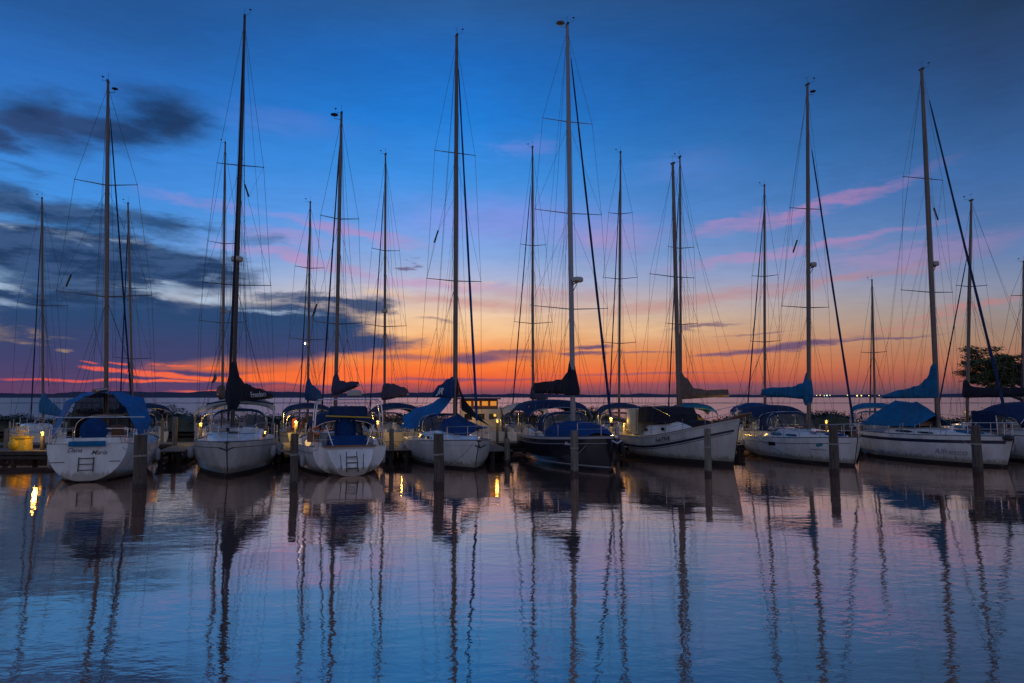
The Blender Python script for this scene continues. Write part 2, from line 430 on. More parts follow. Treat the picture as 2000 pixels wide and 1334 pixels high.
# ------------------------------------------------------------------ mesh builder
class MB:
    def __init__(self):
        self.v, self.f = [], []

    def grid(self, rows, closed=False, flip=False):
        n0 = len(self.v)
        m = len(rows[0])
        for r in rows:
            self.v += [tuple(p) for p in r]
        for i in range(len(rows) - 1):
            for j in range(m if closed else m - 1):
                k = (j + 1) % m
                q = (n0 + i * m + j, n0 + i * m + k, n0 + (i + 1) * m + k, n0 + (i + 1) * m + j)
                self.f.append(q[::-1] if flip else q)
        return n0

    def fan(self, pts, flip=False):
        n0 = len(self.v)
        self.v += [tuple(p) for p in pts]
        f = tuple(range(n0, n0 + len(pts)))
        self.f.append(f[::-1] if flip else f)

    def box(self, c, s, rz=0, taper=1.0):
        x, y, z = (q / 2 for q in s)
        n0 = len(self.v)
        for sx, sy, sz in ((-1, -1, -1), (1, -1, -1), (1, 1, -1), (-1, 1, -1), (-1, -1, 1), (1, -1, 1), (1, 1, 1), (-1, 1, 1)):
            k = taper if sz > 0 else 1
            a, b = sx * x * k, sy * y * k
            self.v.append((c[0] + a * cos(rz) - b * sin(rz), c[1] + a * sin(rz) + b * cos(rz), c[2] + sz * z))
        for q in ((0, 3, 2, 1), (4, 5, 6, 7), (0, 1, 5, 4), (1, 2, 6, 5), (2, 3, 7, 6), (3, 0, 4, 7)):
            self.f.append(tuple(n0 + i for i in q))

    def bbox(self, c, s, b=.03, rz=0):
        """box with chamfered vertical and top edges"""
        x, y, z = (q / 2 for q in s)
        def ring(k, zz):
            o = []
            for sx, sy in ((1, 1), (-1, 1), (-1, -1), (1, -1)):
                xx, yy = x - k, y - k
                pts = [(sx * xx, sy * (yy - b)), (sx * (xx - b), sy * yy)]
                if sx * sy > 0:
                    pass
                else:
                    pts = pts[::-1]
                o += pts
            return [(c[0] + a * cos(rz) - d * sin(rz), c[1] + a * sin(rz) + d * cos(rz), c[2] + zz) for a, d in o]
        rows = [ring(0, -z), ring(0, z - b), ring(b * .7, z)]
        self.grid(rows, True)
        self.fan(rows[2]); self.fan(rows[0], True)

    def tube(self, pts, r, n=6, caps=True, ell=1.0):
        pts = [Vector(p) for p in pts]
        rs = r if isinstance(r, (list, tuple)) else [r] * len(pts)
        rows = []
        for i, p in enumerate(pts):
            a = pts[max(0, i - 1)]
            b = pts[min(len(pts) - 1, i + 1)]
            d = (b - a)
            if d.length < 1e-9:
                d = Vector((0, 0, 1))
            d.normalize()
            up = Vector((0, 0, 1)) if abs(d.z) < .9 else Vector((0, 1, 0))
            u = d.cross(up).normalized()
            w = d.cross(u).normalized()
            if abs(d.z) >= .9:
                rows.append([p + (u * cos(2 * pi * k / n) * ell + w * sin(2 * pi * k / n)) * rs[i] for k in range(n)])
            else:
                rows.append([p + (u * cos(2 * pi * k / n) + w * sin(2 * pi * k / n)) * rs[i] for k in range(n)])
        self.grid(rows, True)
        if caps:
            self.fan(rows[0], True)
            self.fan(rows[-1])

    def lathe(self, c, prof, n=14, ax=None):
        rows = []
        for (r, z) in prof:
            rows.append([(c[0] + r * cos(2 * pi * k / n), c[1] + r * sin(2 * pi * k / n), c[2] + z) for k in range(n)])
        self.grid(rows, True)
        self.fan(rows[0], True)
        self.fan(rows[-1])

    def ell(self, c, s, n=12, m=8, rz=0):
        rows = []
        for i in range(m + 1):
            a = -pi / 2 + pi * i / m
            row = []
            for k in range(n):
                b = 2 * pi * k / n
                x, y = s[0] * cos(a) * cos(b), s[1] * cos(a) * sin(b)
                row.append((c[0] + x * cos(rz) - y * sin(rz), c[1] + x * sin(rz) + y * cos(rz), c[2] + s[2] * sin(a)))
            rows.append(row)
        self.grid(rows, True)

    def build(self, name, m, parent=None, smooth=True, ang=40):
        me = bpy.data.meshes.new(name)
        me.from_pydata(self.v, [], self.f)
        me.validate()
        me.materials.append(m)
        if smooth:
            me.polygons.foreach_set('use_smooth', [True] * len(me.polygons))
            try:
                me.set_sharp_from_angle(angle=radians(ang))
            except Exception:
                pass
        me.update()
        o = bpy.data.objects.new(name, me)
        C.objects.link(o)
        if parent is not None:
            o.parent = parent
        return o


def empty(name, loc=(0, 0, 0), rz=0.0):
    o = bpy.data.objects.new(name, None)
    o.empty_display_size = .3
    o.location = loc
    o.rotation_euler = (0, 0, rz)
    C.objects.link(o)
    return o


def tag(o, label=None, cat=None, group=None, kind=None):
    if label: o['label'] = label
    if cat: o['category'] = cat
    if group: o['group'] = group
    if kind: o['kind'] = kind
    return o


def lerp(a, b, s):
    return a + (b - a) * s


def interp(tab, s):
    if s <= tab[0][0]:
        return tab[0][1]
    for (a, va), (b, vb) in zip(tab, tab[1:]):
        if s <= b:
            k = (s - a) / (b - a) if b > a else 0
            k = k * k * (3 - 2 * k)
            return va + (vb - va) * k
    return tab[-1][1]


def text_mesh(txt, size, shear=0.0, wt=.004):
    cu = bpy.data.curves.new('lettering', 'FONT')
    cu.body = txt
    cu.size = size
    cu.shear = shear
    cu.offset = size * (.02 if txt.isupper() else wt)
    cu.resolution_u = 3
    ob = bpy.data.objects.new('lettering', cu)
    C.objects.link(ob)
    dg = bpy.context.evaluated_depsgraph_get()
    me = bpy.data.meshes.new_from_object(ob.evaluated_get(dg))
    vs = [v.co.copy() for v in me.vertices]
    fs = [tuple(p.vertices) for p in me.polygons]
    bpy.data.objects.remove(ob)
    bpy.data.curves.remove(cu)
    bpy.data.meshes.remove(me)
    return vs, fs


# ------------------------------------------------------------------ hull form
class Hull:
    def __init__(s, L, B, zs, zm, zb, tw=.7, trake=.3, brake=.9, zk0=-.02, tm=.42, full=.55, bowe=1.15, depth=.5, bowp=2.2, bowpe=.9):
        s.L, s.B, s.zs, s.zm, s.zb, s.tw, s.trake, s.brake, s.zk0, s.tm = L, B, zs, zm, zb, tw, trake, brake, zk0, tm
        s.full, s.bowe, s.depth, s.bowp, s.bowpe = full, bowe, depth, bowp, bowpe
        s.fulls = full

    def bd(s, t):
        if t < s.tm:
            return s.B * (s.tw + (1 - s.tw) * sin(pi / 2 * t / s.tm))
        u = (t - s.tm) / (1 - s.tm)
        return max(.025, s.B * (1 - u ** s.bowp) ** s.bowpe)

    def zd(s, t):
        q = .32
        if t < q:
            return s.zm + (s.zs - s.zm) * ((q - t) / q) ** 2
        return s.zm + (s.zb - s.zm) * ((t - q) / (1 - q)) ** 1.8

    def zk(s, t):
        d = -s.depth * sin(pi * min(1, max(0, t))) ** .7 if 0 < t < 1 else 0
        return d + s.zk0 * (1 - t) ** 3 - .06 * t

    def e1(s, t):
        if t < .3:
            return lerp(s.fulls, s.full, t / .3)
        return lerp(s.full, s.bowe, ((t - .3) / .7) ** 1.5)

    def x(s, t, z):
        return -s.L / 2 + s.L * t + s.brake * t ** 7 * max(0, z) / s.zb - s.trake * (1 - t) ** 7 * max(0, z) / s.zs

    def y(s, t, z):
        zk, zd = s.zk(t), s.zd(t)
        q = min(1, max(0, (z - zk) / (zd - zk)))
        a = math.acos(max(-1, min(1, 1 - q)))
        return s.bd(t) * sin(a) ** s.e1(t)

    def t_at(s, x, z):
        lo, hi = 0.0, 1.0
        for _ in range(30):
            m = (lo + hi) / 2
            if s.x(m, z) < x:
                lo = m
            else:
                hi = m
        return (lo + hi) / 2

    def edge(s, t, side, dz=0.0, inset=0.0):
        z = s.zd(t)
        return Vector((s.x(t, z), side * max(0, s.bd(t) - inset), z + dz))


def hull_parts(H, root, mh, md=None, boot=None, cove=None, coves=(.22, .30), bootz=(-.1, .10), rail=None, toe=None):
    NT, NZ = 34, 12
    mb = MB()
    ts = [i / NT for i in range(NT + 1)]
    rows = []
    for t in ts:
        zk, zd = H.zk(t), H.zd(t)
        port, star = [], []
        for j in range(NZ + 1):
            a = pi / 2 * j / NZ
            z = zk + (zd - zk) * (1 - cos(a))
            yy = H.y(t, z)
            port.append((H.x(t, z), yy, z))
            star.append((H.x(t, z), -yy, z))
        rows.append(star[::-1] + port[1:])
    mb.grid(rows)
    mb.fan(rows[0], False)
    hull = mb.build('hull', mh, root, ang=35)
    # deck with camber
    mb = MB()
    rows = []
    for t in ts:
        e = H.bd(t) - .012
        z = H.zd(t)
        rows.append([(H.x(t, z) - .004, e * k, z - .03 + .05 * (1 - k * k)) for k in (-1, -.6, -.25, 0, .25, .6, 1)])
    mb.grid(rows, flip=True)
    mb.build('deck', md or DECK, root)
    # toe rail
    for sd in (-1, 1):
        mb = MB()
        mb.tube([H.edge(t, sd, .015, .02) for t in ts], .028, 5)
        mb.build('toe_rail', toe or ALU, root)

    def band(z0f, z1f, off, name, m, t0=0.0, t1=1.0):
        for sd in (-1, 1):
            mb = MB()
            rows = []
            for i in range(NT + 1):
                t = lerp(t0, t1, i / NT)
                r = []
                for k in range(3):
                    z = lerp(z0f(t), z1f(t), k / 2)
                    r.append((H.x(t, z) + (off if t > .98 else 0), sd * (H.y(t, z) + off), z))
                rows.append(r)
            mb.grid(rows, flip=(sd > 0))
            mb.build(name, m, root)
    if boot:
        band(lambda t: bootz[0], lambda t: bootz[1], .006, 'boot_stripe', boot)
        # transom part of the boot stripe
        if H.zk(0) < bootz[1]:
            mb = MB()
            z0, z1 = max(H.zk(0), bootz[0]), bootz[1]
            mb.fan([(H.x(0, z0) - .006, -H.y(0, z0), z0), (H.x(0, z0) - .006, H.y(0, z0), z0), (H.x(0, z1) - .006, H.y(0, z1), z1), (H.x(0, z1) - .006, -H.y(0, z1), z1)], True)
            mb.build('boot_stripe', boot, root)
    if cove:
        band(lambda t: H.zd(t) - coves[1], lambda t: H.zd(t) - coves[0], .007, 'cove_stripe', cove, .0, .985)
    if rail:
        band(lambda t: H.zd(t) - .10, lambda t: H.zd(t) - .0, .012, 'rub_rail', rail)
    return band


def side_text(H, root, txt, size, x0, z0, sd, m, shear=0.0, name='boat_name', rel=False):
    vs, fs = text_mesh(txt, size, shear)
    mb = MB()
    dr = 1 if sd < 0 else -1
    for v in vs:
        xx = x0 + dr * v.x
        z = z0 + v.y
        if rel:
            z = H.zd(H.t_at(xx, 1.2)) - z0 + v.y
        t = H.t_at(xx, z)
        mb.v.append((xx, sd * (H.y(t, z) + .014), z))
    mb.f = list(fs)
    return mb.build(name, m, root, smooth=False)


def transom_text(H, root, txt, size, yc, z0, m, shear=0.0, name='boat_name'):
    vs, fs = text_mesh(txt, size, shear)
    w = max(v.x for v in vs)
    mb = MB()
    for v in vs:
        z = z0 + v.y
        mb.v.append((H.x(0, z) - .014, yc + w / 2 - v.x, z))
    mb.f = list(fs)
    return mb.build(name, m, root, smooth=False)


def plane_text(root, txt, size, origin, ux, uy, m, shear=0.0, name='lettering', off=None):
    vs, fs = text_mesh(txt, size, shear)
    mb = MB()
    for v in vs:
        mb.v.append(tuple(origin + ux * v.x + uy * v.y))
    mb.f = list(fs)
    return mb.build(name, m, root, smooth=False)


def cabin(H, root, t0, t1, wf, h, m=GEL, front=.5, back=.15, win=True, wm=GLASSD, hatch=True):
    """coachroof lofted on the deck between stations t0 (aft) and t1 (forward)"""
    mb = MB()
    rows = []
    n = 16
    def hh(u):
        a = min(1, u / max(.01, back)) if back > 0 else 1
        b = min(1, (1 - u) / front)
        return h * min(1, a ** .5 + .25) * (b ** .62)
    def ww(t, u):
        return min(H.bd(t) - .28, H.B * wf) * (1 - .35 * u ** 3)
    for i in range(n + 1):
        u = i / n
        t = lerp(t0, t1, u)
        z = H.zd(t)
        x = H.x(t, z)
        w = max(.12, ww(t, u))
        k = max(.02, hh(u))
        rows.append([(x, -w, z - .03), (x, -w * .95, z + k * .6), (x, -w * .86, z + k * .9), (x, -w * .5, z + k * 1.04), (x, 0, z + k * 1.1),
                     (x, w * .5, z + k * 1.04), (x, w * .86, z + k * .9), (x, w * .95, z + k * .6), (x, w, z - .03)])
    mb.grid(rows, flip=True)
    mb.fan(rows[0], False)
    mb.build('cabin', m, root, ang=50)
    if win:
        for sd in (-1, 1):
            for (a, b) in ((.16, .38), (.44, .62)):
                mb = MB()
                r = []
                for i in range(6):
                    u = lerp(a, b, i / 5)
                    t = lerp(t0, t1, u)
                    z = H.zd(t); x = H.x(t, z); w = ww(t, u); k = hh(u)
                    ins = .12 if i in (0, 5) else 0
                    r.append([(x, sd * (w * .985 + .012), z + k * (.22 + ins)), (x, sd * (w * .955 + .012), z + k * (.56 - ins))])
                mb.grid(r, flip=(sd < 0))
                mb.build('window', wm, root)
    if hatch:
        for u in (.35, .72):
            t = lerp(t0, t1, u)
            z = H.zd(t) + hh(u) * 1.1
            mb = MB()
            mb.bbox((H.x(t, H.zd(t)), 0, z + .02), (.5, .5, .07), .02)
            mb.build('hatch', GLASSD if wm is GLASSD else wm, root)
    return lambda u: (H.x(lerp(t0, t1, u), 0), H.zd(lerp(t0, t1, u)) + hh(u) * 1.1)


def dodger(root, x0, x1, w, z0, zt, m, flip=False):
    """spray hood: see-through front pane sloping up to a canvas roof held on two hoops; x1 is the forward foot"""
    def arch(x, w, z0, zt, n=14):
        pts = []
        for i in range(n + 1):
            a = pi * i / n
            c, s_ = cos(a), sin(a)
            pts.append(Vector((x, -w * (abs(c) ** .55) * (1 if c > 0 else -1), z0 + (zt - z0) * s_ ** .55)))
        return pts
    xm = lerp(x0, x1, .45)
    A = arch(x0, w, z0, zt)
    B_ = arch(xm, w * .97, z0, zt + .05)
    mb = MB()
    mb.grid([A, arch(lerp(x0, xm, .5), w * .985, z0, zt + .05), B_])
    mb.grid([[p + Vector((0, 0, -.02)) for p in A], [p + Vector((0, 0, -.02)) for p in B_]], flip=True)
    mb.build('spray_hood', m, root)
    Cc = [Vector((x1 - .25 * abs(p.y / w), p.y * .92, z0 + .05)) for p in B_]
    Bm = [p.copy() for p in B_]
    mb = MB()
    mb.grid([[lerp(a, b, .12) for a, b in zip(Bm, Cc)], [lerp(a, b, .92) for a, b in zip(Bm, Cc)]])
    mb.build('windscreen', VINYL, root)
    mb = MB()
    mb.grid([Bm, [lerp(a, b, .13) for a, b in zip(Bm, Cc)]])
    mb.grid([[lerp(a, b, .9) for a, b in zip(Bm, Cc)], Cc])
    for k in (0, 5, 9, 14):
        a, b = Bm[k], Cc[k]
        mb.tube([a, b], .03, 5)
    mb.build('windscreen_border', m, root)
    for pts in (A, B_):
        mb = MB()
        mb.tube(pts, .018, 5)
        mb.build('hood_hoop', STEEL, root)


def bimini(root, x0, x1, w, zt, zdeck, m, camber=.22, droop=.16, legs=True, crown=.10, name='bimini'):
    mb = MB()
    rows, rows2 = [], []
    nu, nv = 10, 12
    for i in range(nu + 1):
        u = i / nu
        x = lerp(x0, x1, u)
        lift = crown * (1 - (2 * u - 1) ** 2) - droop * (abs(2 * u - 1) ** 6)
        sag = -.025 * abs(sin(3 * pi * u))
        r = []
        for j in range(nv + 1):
            k = 2 * j / nv - 1
            r.append(Vector((x, k * w, zt + lift + sag + camber * (1 - k * k) - droop * abs(k) ** 8)))
        rows.append(r)
    mb.grid(rows, flip=True)
    mb.grid([[p + Vector((0, 0, -.03)) for p in r] for r in rows])
    e = MB
    mb.grid([rows[0], [p + Vector((0, 0, -.09)) for p in rows[0]]])
    mb.grid([rows[-1], [p + Vector((0, 0, -.09)) for p in rows[-1]]], flip=True)
    mb.grid([[r[0] for r in rows], [r[0] + Vector((0, 0, -.09)) for r in rows]], flip=True)
    mb.grid([[r[-1] for r in rows], [r[-1] + Vector((0, 0, -.09)) for r in rows]])
    mb.build(name + '_canopy' if name else 'canopy', m, root)
    if legs:
        xc = (x0 + x1) / 2
        for u in (0.02, .5, .98):
            i = min(nu, max(0, int(round(u * nu))))
            r = rows[i]
            mb = MB()
            foot = lerp(xc, r[0].x, .25)
            mb.tube([Vector((foot, -w * .98, zdeck)), r[0] + Vector((0, 0.02, -.05))] + [p + Vector((0, 0, -.045)) for p in r[1:-1]] + [r[-1] + Vector((0, -0.02, -.05)), Vector((foot, w * .98, zdeck))], .016, 5)
            mb.build('bimini_hoop', STEEL, root)


def rails(H, root, hgt=.62, bowrail=True, sternrail=True, mid=True, t0=.06, t1=.93):
    ts = [lerp(t0 + .05, t1 - .07, i / 6) for i in range(7)]
    for sd in (-1, 1):
        if mid:
            for t in ts:
                mb = MB()
                p = H.edge(t, sd, 0, .06)
                mb.tube([p, p + Vector((0, 0, hgt))], .013, 5)
                mb.build('stanchion', STEEL, root)
            mb = MB()
            for f in (1.0, .52):
                mb.tube([H.edge(lerp(t0, t1, i / 16), sd, hgt * f, .06) for i in range(17)], .006, 4)
            mb.build('lifeline', WIRE, root)
    if bowrail:
        mb = MB()
        for f, r in ((1.0, .015), (.5, .011)):
            pts = [H.edge(lerp(t1 - .07, .985, i / 4), -1, hgt * f + .04, .05) for i in range(5)]
            tip = H.edge(1.0, 0, hgt * f + .06); tip.x += .12
            pts2 = [H.edge(lerp(t1 - .07, .985, i / 4), 1, hgt * f + .04, .05) for i in range(5)][::-1]
            mb.tube(pts + [tip] + pts2, r, 5)
        for t in (t1 - .07, .96):
            for sd in (-1, 1):
                p = H.edge(t, sd, 0, .05)
                mb.tube([p, p + Vector((.0, 0, hgt + .04))], .013, 5)
        mb.build('pulpit', STEEL, root)
    if sternrail:
        for sd in (-1, 1):
            mb = MB()
            for f, r in ((1.0, .015), (.5, .011)):
                p0 = H.edge(t0 + .08, sd, hgt * f, .06)
                p1 = H.edge(0.01, sd, hgt * f, .06)
                p2 = H.edge(0.0, sd, hgt * f, .06); p2.y *= .45; p2.x += .03
                mb.tube([p0, p1, p2], r, 5)
            for t in (t0 + .08, .01):
                p = H.edge(t, sd, 0, .06)
                mb.tube([p, p + Vector((0, 0, hgt))], .013, 5)
            mb.build('pushpit', STEEL, root)


def rig(H, root, spec, wire=.0085):
    """mast, spreaders and wires. spec: base=(px,Y) mast foot bearing and distance, top=(px,py), spr=[(py, half width m)],
    fstay fraction up the mast, furl radius"""
    inv = root.matrix_basis.inverted()
    bx, Y = spec['base']
    foot_w = P(bx, 800, Y)
    top_w = P(spec['top'][0], spec['top'][1], Y)
    foot = inv @ foot_w
    top = inv @ top_w
    t = H.t_at(foot.x, 1.0)
    zf = H.zd(t) + spec.get('foot', .35)
    # slide the foot along the mast axis
    d = top - foot
    foot = foot + d * ((zf - foot.z) / d.z)
    r0 = spec.get('r', .10)
    mm = spec.get('mat', ALU)
    mast = MB()
    mast.tube([lerp(foot, top, s) for s in (0, .3, .6, .82, 1)], [r0, r0, r0 * .97, r0 * .85, r0 * .6], 10, ell=1.0)
    mast_o = mast.build('mast', mm, root)

    def at_py(py):
        a, b = 0.0, 1.2
        for _ in range(30):
            m = (a + b) / 2
            w = root.matrix_basis @ lerp(foot, top, m)
            dd = Matrix.Rotation(-PITCH, 4, 'X') @ (w - Vector((0, 0, CAMZ)))
            yy = 667 - F * dd.z / dd.y
            if yy > py:
                a = m
            else:
                b = m
        return (a + b) / 2
    spr = [(at_py(py), w) for py, w in spec['spr']]
    tips = {-1: [], 1: []}
    sweep = spec.get('sweep', .18)
    for f, w in spr:
        p = lerp(foot, top, f)
        for sd in (-1, 1):
            tip = p + Vector((-sweep * w, sd * w, .07 * w))
            mb = MB()
            mb.tube([p, tip], [.032, .018], 5)
            mb.ell(tip, (.03, .03, .035), 6, 4)
            mb.build('spreader', mm, root)
            tips[sd].append(tip)
    capz = lerp(foot, top, spec.get('cap', .985))
    chain_t = H.t_at(foot.x - .15, 1.0)
    for sd in (-1, 1):
        cp = H.edge(chain_t, sd, 0, .10)
        pts = [cp] + tips[sd][::-1][::-1][::1]
        # tips are stored from the highest spreader down in the spec
        order = sorted(tips[sd], key=lambda q: q.z)
        mb = MB()
        mb.tube([cp] + order + [capz], wire, 4, False)
        mb.build('shroud', WIRE, root)
        low = min(spr)[0] if spr else .5
        mb = MB()
        mb.tube([H.edge(max(.02, chain_t - .05), sd, 0, .12), lerp(foot, top, low * .985)], wire * .9, 4, False)
        mb.tube([H.edge(min(.97, chain_t + .05), sd, 0, .12), lerp(foot, top, low * .985)], wire * .9, 4, False)
        so = sorted(spr)
        for i in range(len(so) - 1):
            mb.tube([order[i], lerp(foot, top, so[i + 1][0] * .99)], wire * .8, 4, False)
        mb.build('lower_shroud', WIRE, root)
    fs = spec.get('fstay', .97)
    fr = spec.get('furl', 0.05)
    bow = H.edge(.985, 0, .05)
    if 'bowpt' in spec:
        bow = spec['bowpt']
    hi = lerp(foot, top, fs) + Vector((r0, 0, 0))
    if fr > 0:
        mb = MB()
        n = 26
        pts = [lerp(bow, hi, lerp(.04, .93, i / n)) for i in range(n + 1)]
        rs = [fr * (1 - .45 * (i / n) ** 1.3) * (1 + .08 * sin(i * 1.7)) for i in range(n + 1)]
        rs[0] *= .7; rs[-1] *= .6
        mb.tube(pts, rs, 7)
        fo = mb.build('furled_sail', spec.get('furlmat', NAVYC), root)
        mb = MB()
        mb.lathe(tuple(lerp(bow, hi, .018)), [(.03, 0), (.11, .01), (.11, .05), (.05, .07), (.09, .14), (.09, .17), (.02, .18)], 10)
        mb.build('furler_drum', ALUD, fo)
    mb = MB()
    mb.tube([bow, hi], wire, 4, False)
    mb.build('forestay', WIRE, root)
    mb = MB()
    st = H.edge(0, 0, .05)
    split = lerp(st, top, .28)
    if spec.get('splitback', True):
        mb.tube([top, split], wire, 4, False)
        for sd in (-1, 1):
            mb.tube([split, H.edge(0.01, sd, .0, .25)], wire, 4, False)
    else:
        mb.tube([top, st], wire, 4, False)
    mb.build('backstay', WIRE, root)
    # halyards: slack lines beside the mast, and lines led off to the rails
    for k in range(spec.get('hal', 3)):
        mb = MB()
        sd = -1 if k % 2 else 1
        a = lerp(foot, top, .97 - .05 * k) + Vector((0, sd * .05, 0))
        b = foot + Vector((random.uniform(-.6, .7), sd * (.22 + .22 * k), -.1))
        mpt = lerp(a, b, .5) + Vector((0, random.uniform(-.04, .04), 0))
        mb.tube([a, mpt, b], wire * .8, 4, False)
        mb.build('halyard', WIRE, root)
    # masthead gear
    mb = MB()
    mb.box(tuple(top + Vector((0, 0, .03))), (.30, .10, .10))
    mb.tube([top, top + Vector((0.02, 0, .45))], .006, 4)
    mb.tube([top + Vector((0, 0, .06)), top + Vector((.22, .28, .12)), top + Vector((.22, .28, .30))], .008, 4)
    mb.ell(top + Vector((.22, .28, .32)), (.07, .07, .03), 6, 4)
    mb.tube([top + Vector((-.16, -.02, .42)), top + Vector((.2, .02, .42))], .007, 4)
    mb.build('masthead_gear', ALUD, root)
    if 'disc' in spec:
        sd, dz, rr = spec['disc']
        c = top + Vector((0, sd * (rr + .16), dz))
        mb = MB()
        mb.ell(c, (rr, rr, rr * .28), 14, 6)
        mb.tube([top + Vector((0, 0, dz - .22)), c + Vector((0, 0, -.2)), c], .014, 5)
        mb.build('tv_antenna', BLACKP if spec.get('discdark', True) else RADOME, root)
    if 'radar' in spec:
        py, side, fwd, rr = spec['radar']
        c = lerp(foot, top, at_py(py)) + Vector((fwd, side, 0))
        mb = MB()
        mb.lathe(tuple(c), [(rr * .75, -.13), (rr * .97, -.09), (rr, 0), (rr * .97, .07), (rr * .8, .12), (rr * .2, .14)], 16)
        rd = mb.build('radome', RADOME, root)
        mb = MB()
        q = lerp(foot, top, at_py(py) - .012)
        mb.tube([q, c + Vector((0, 0, -.13))], .035, 5)
        mb.tube([lerp(foot, top, at_py(py) - .035), c + Vector((0, 0, -.13))], .02, 5)
        mb.build('radar_bracket', ALU, root)
    if 'refl' in spec:
        px, py = spec['refl'][:2]
        q = inv @ P(px, py, Y - .3)
        tilt = spec['refl'][2]
        a = inv @ P(px - tilt, py - 12, Y - .3)
        b = inv @ P(px + tilt, py + 12, Y - .3)
        mb = MB()
        mb.tube([a, b], .045, 7)
        mb.build('radar_reflector', ALUD, root)
        c_ = lerp(foot, top, at_py(py) * 1.22 if at_py(py) * 1.22 < .97 else .95)
        mb = MB()
        mb.tube([c_, a], .006, 4, False)
        tipl = tips[-1] + tips[1]
        tn = min(tipl, key=lambda q_: (q_ - b).length)
        mb.tube([b, tn], .006, 4, False)
        mb.build('reflector_line', WIRE, root)
    return dict(foot=foot, top=top, at=at_py, inv=inv, Y=Y)


def boom_cover(root, R, py_b, end, prof, m, boomm=ALUL, w0=.17, end_local=None, boom=True, jacks=True, text=None, seed=1):
    """boom from the mast at image height py_b to end=(px,py,Y); sail cover profile [(s, height)] above the boom"""
    inv = R['inv']
    a = lerp(R['foot'], R['top'], R['at'](py_b))
    b = inv @ P(*end)
    d = (b - a).normalized()
    a0 = a + d * .12
    if boom:
        mb = MB()
        mb.tube([a0, b], [.075, .06], 8)
        bo = mb.build('boom', boomm, root)
    side = Vector((-d.y, d.x, 0)).normalized()
    Lb = (b - a).length
    rnd = random.Random(seed)
    mb = MB()
    rows = []
    n = 26
    for i in range(n + 1):
        s = -.03 + 1.0 * i / n
        h = interp(prof, max(0, s)) * (1 + rnd.uniform(-.025, .025))
        w = w0 * (1.25 - .65 * max(0, s)) * (1 + .12 * sin(s * 23 + seed) + rnd.uniform(-.05, .05))
        c = a + d * (Lb * s)
        ring = []
        for (wy, hz) in ((0, -.07), (.75, -.03), (1.0, .22), (.82, .5), (.55, .78), (.22, .97), (0, 1.0), (-.22, .97), (-.55, .78), (-.82, .5), (-1.0, .22), (-.75, -.03)):
            kk = .06 * sin(s * 31 + hz * 9 + seed * 2)
            ring.append(c + side * (w * wy * (1 + kk * 1.8)) + Vector((0, 0, (h * hz) if hz > 0 else hz)))
        rows.append(ring)
    mb.grid(rows, True)
    mb.fan(rows[0], True)
    mb.fan(rows[-1])
    cov = mb.build('sail_cover', m, root, ang=60)
    for i in (6, 11, 16, 21):
        ring = rows[i]
        cc = sum(ring, Vector((0, 0, 0))) / len(ring)
        mb = MB()
        mb.tube([cc + (q - cc) * 1.02 for q in ring + ring[:1]], .012, 4, False)
        mb.build('sail_tie', ROPED, cov)
    if jacks:
        mb = MB()
        for sd in (-1, 1):
            hi = lerp(R['foot'], R['top'], .55) + side * (.1 * sd)
            for s in (.3, .6, .9):
                mb.tube([hi, a + d * (Lb * s) + side * (w0 * .8 * sd)], .005, 4, False)
        mb.tube([b, lerp(R['foot'], R['top'], .985)], .007, 4, False)
        mb.build('lazy_jack', WIRE, root)
    if text:
        txt, size, s0, hz, mm, sh = text
        # write on the flank that faces the viewpoint
        Mw = root.matrix_basis.to_3x3()
        sw = Mw @ side
        mid = root.matrix_basis @ (a + d * Lb * .5)
        sgn = 1 if sw.dot(Vector((0, 0, CAMZ)) - mid) > 0 else -1
        dw = Mw @ d
        ux = d if dw.x > 0 else -d
        o = a + d * (Lb * s0) + side * sgn * (w0 * 1.38 + .01) + Vector((0, 0, hz))
        plane_text(cov, txt, size, o, ux, Vector((0, 0, 1)) - side * sgn * .35, mm, sh)
    return a, b, d


def fender(root, H, t, sd, drop=.75, r=.12, l=.6, m=FEND):
    p = H.edge(t, sd, 0, -.02)
    z = H.zd(t) - drop
    y = sd * (H.y(t, max(z, .1)) + r + .02)
    x = H.x(t, z)
    mb = MB()
    mb.lathe((x, y, z), [(.02, -l / 2), (r * .6, -l / 2 + .04), (r, -l / 2 + .12), (r, l / 2 - .12), (r * .6, l / 2 - .04), (.02, l / 2)], 10)
    o = mb.build('fender', m, root)
    mb = MB()
    mb.tube([(x, y, z + l / 2 - .02), tuple(p + Vector((0, 0, .05)))], .008, 4)
    mb.build('fender_line', ROPE, o)


def ladder(root, H, y0, w, z0, z1, m=STEEL, nr=4):
    mb = MB()
    off = -.06
    for s in (-1, 1):
        mb.tube([(H.x(0, z0) + off, y0 + s * w / 2, z0), (H.x(0, z1) + off, y0 + s * w / 2, z1)], .022, 5)
    for i in range(nr):
        z = lerp(z0 + .06, z1 - .04, i / (nr - 1))
        mb.tube([(H.x(0, z) + off, y0 - w / 2, z), (H.x(0, z) + off, y0 + w / 2, z)], .018, 5)
    mb.build('ladder', m, root)


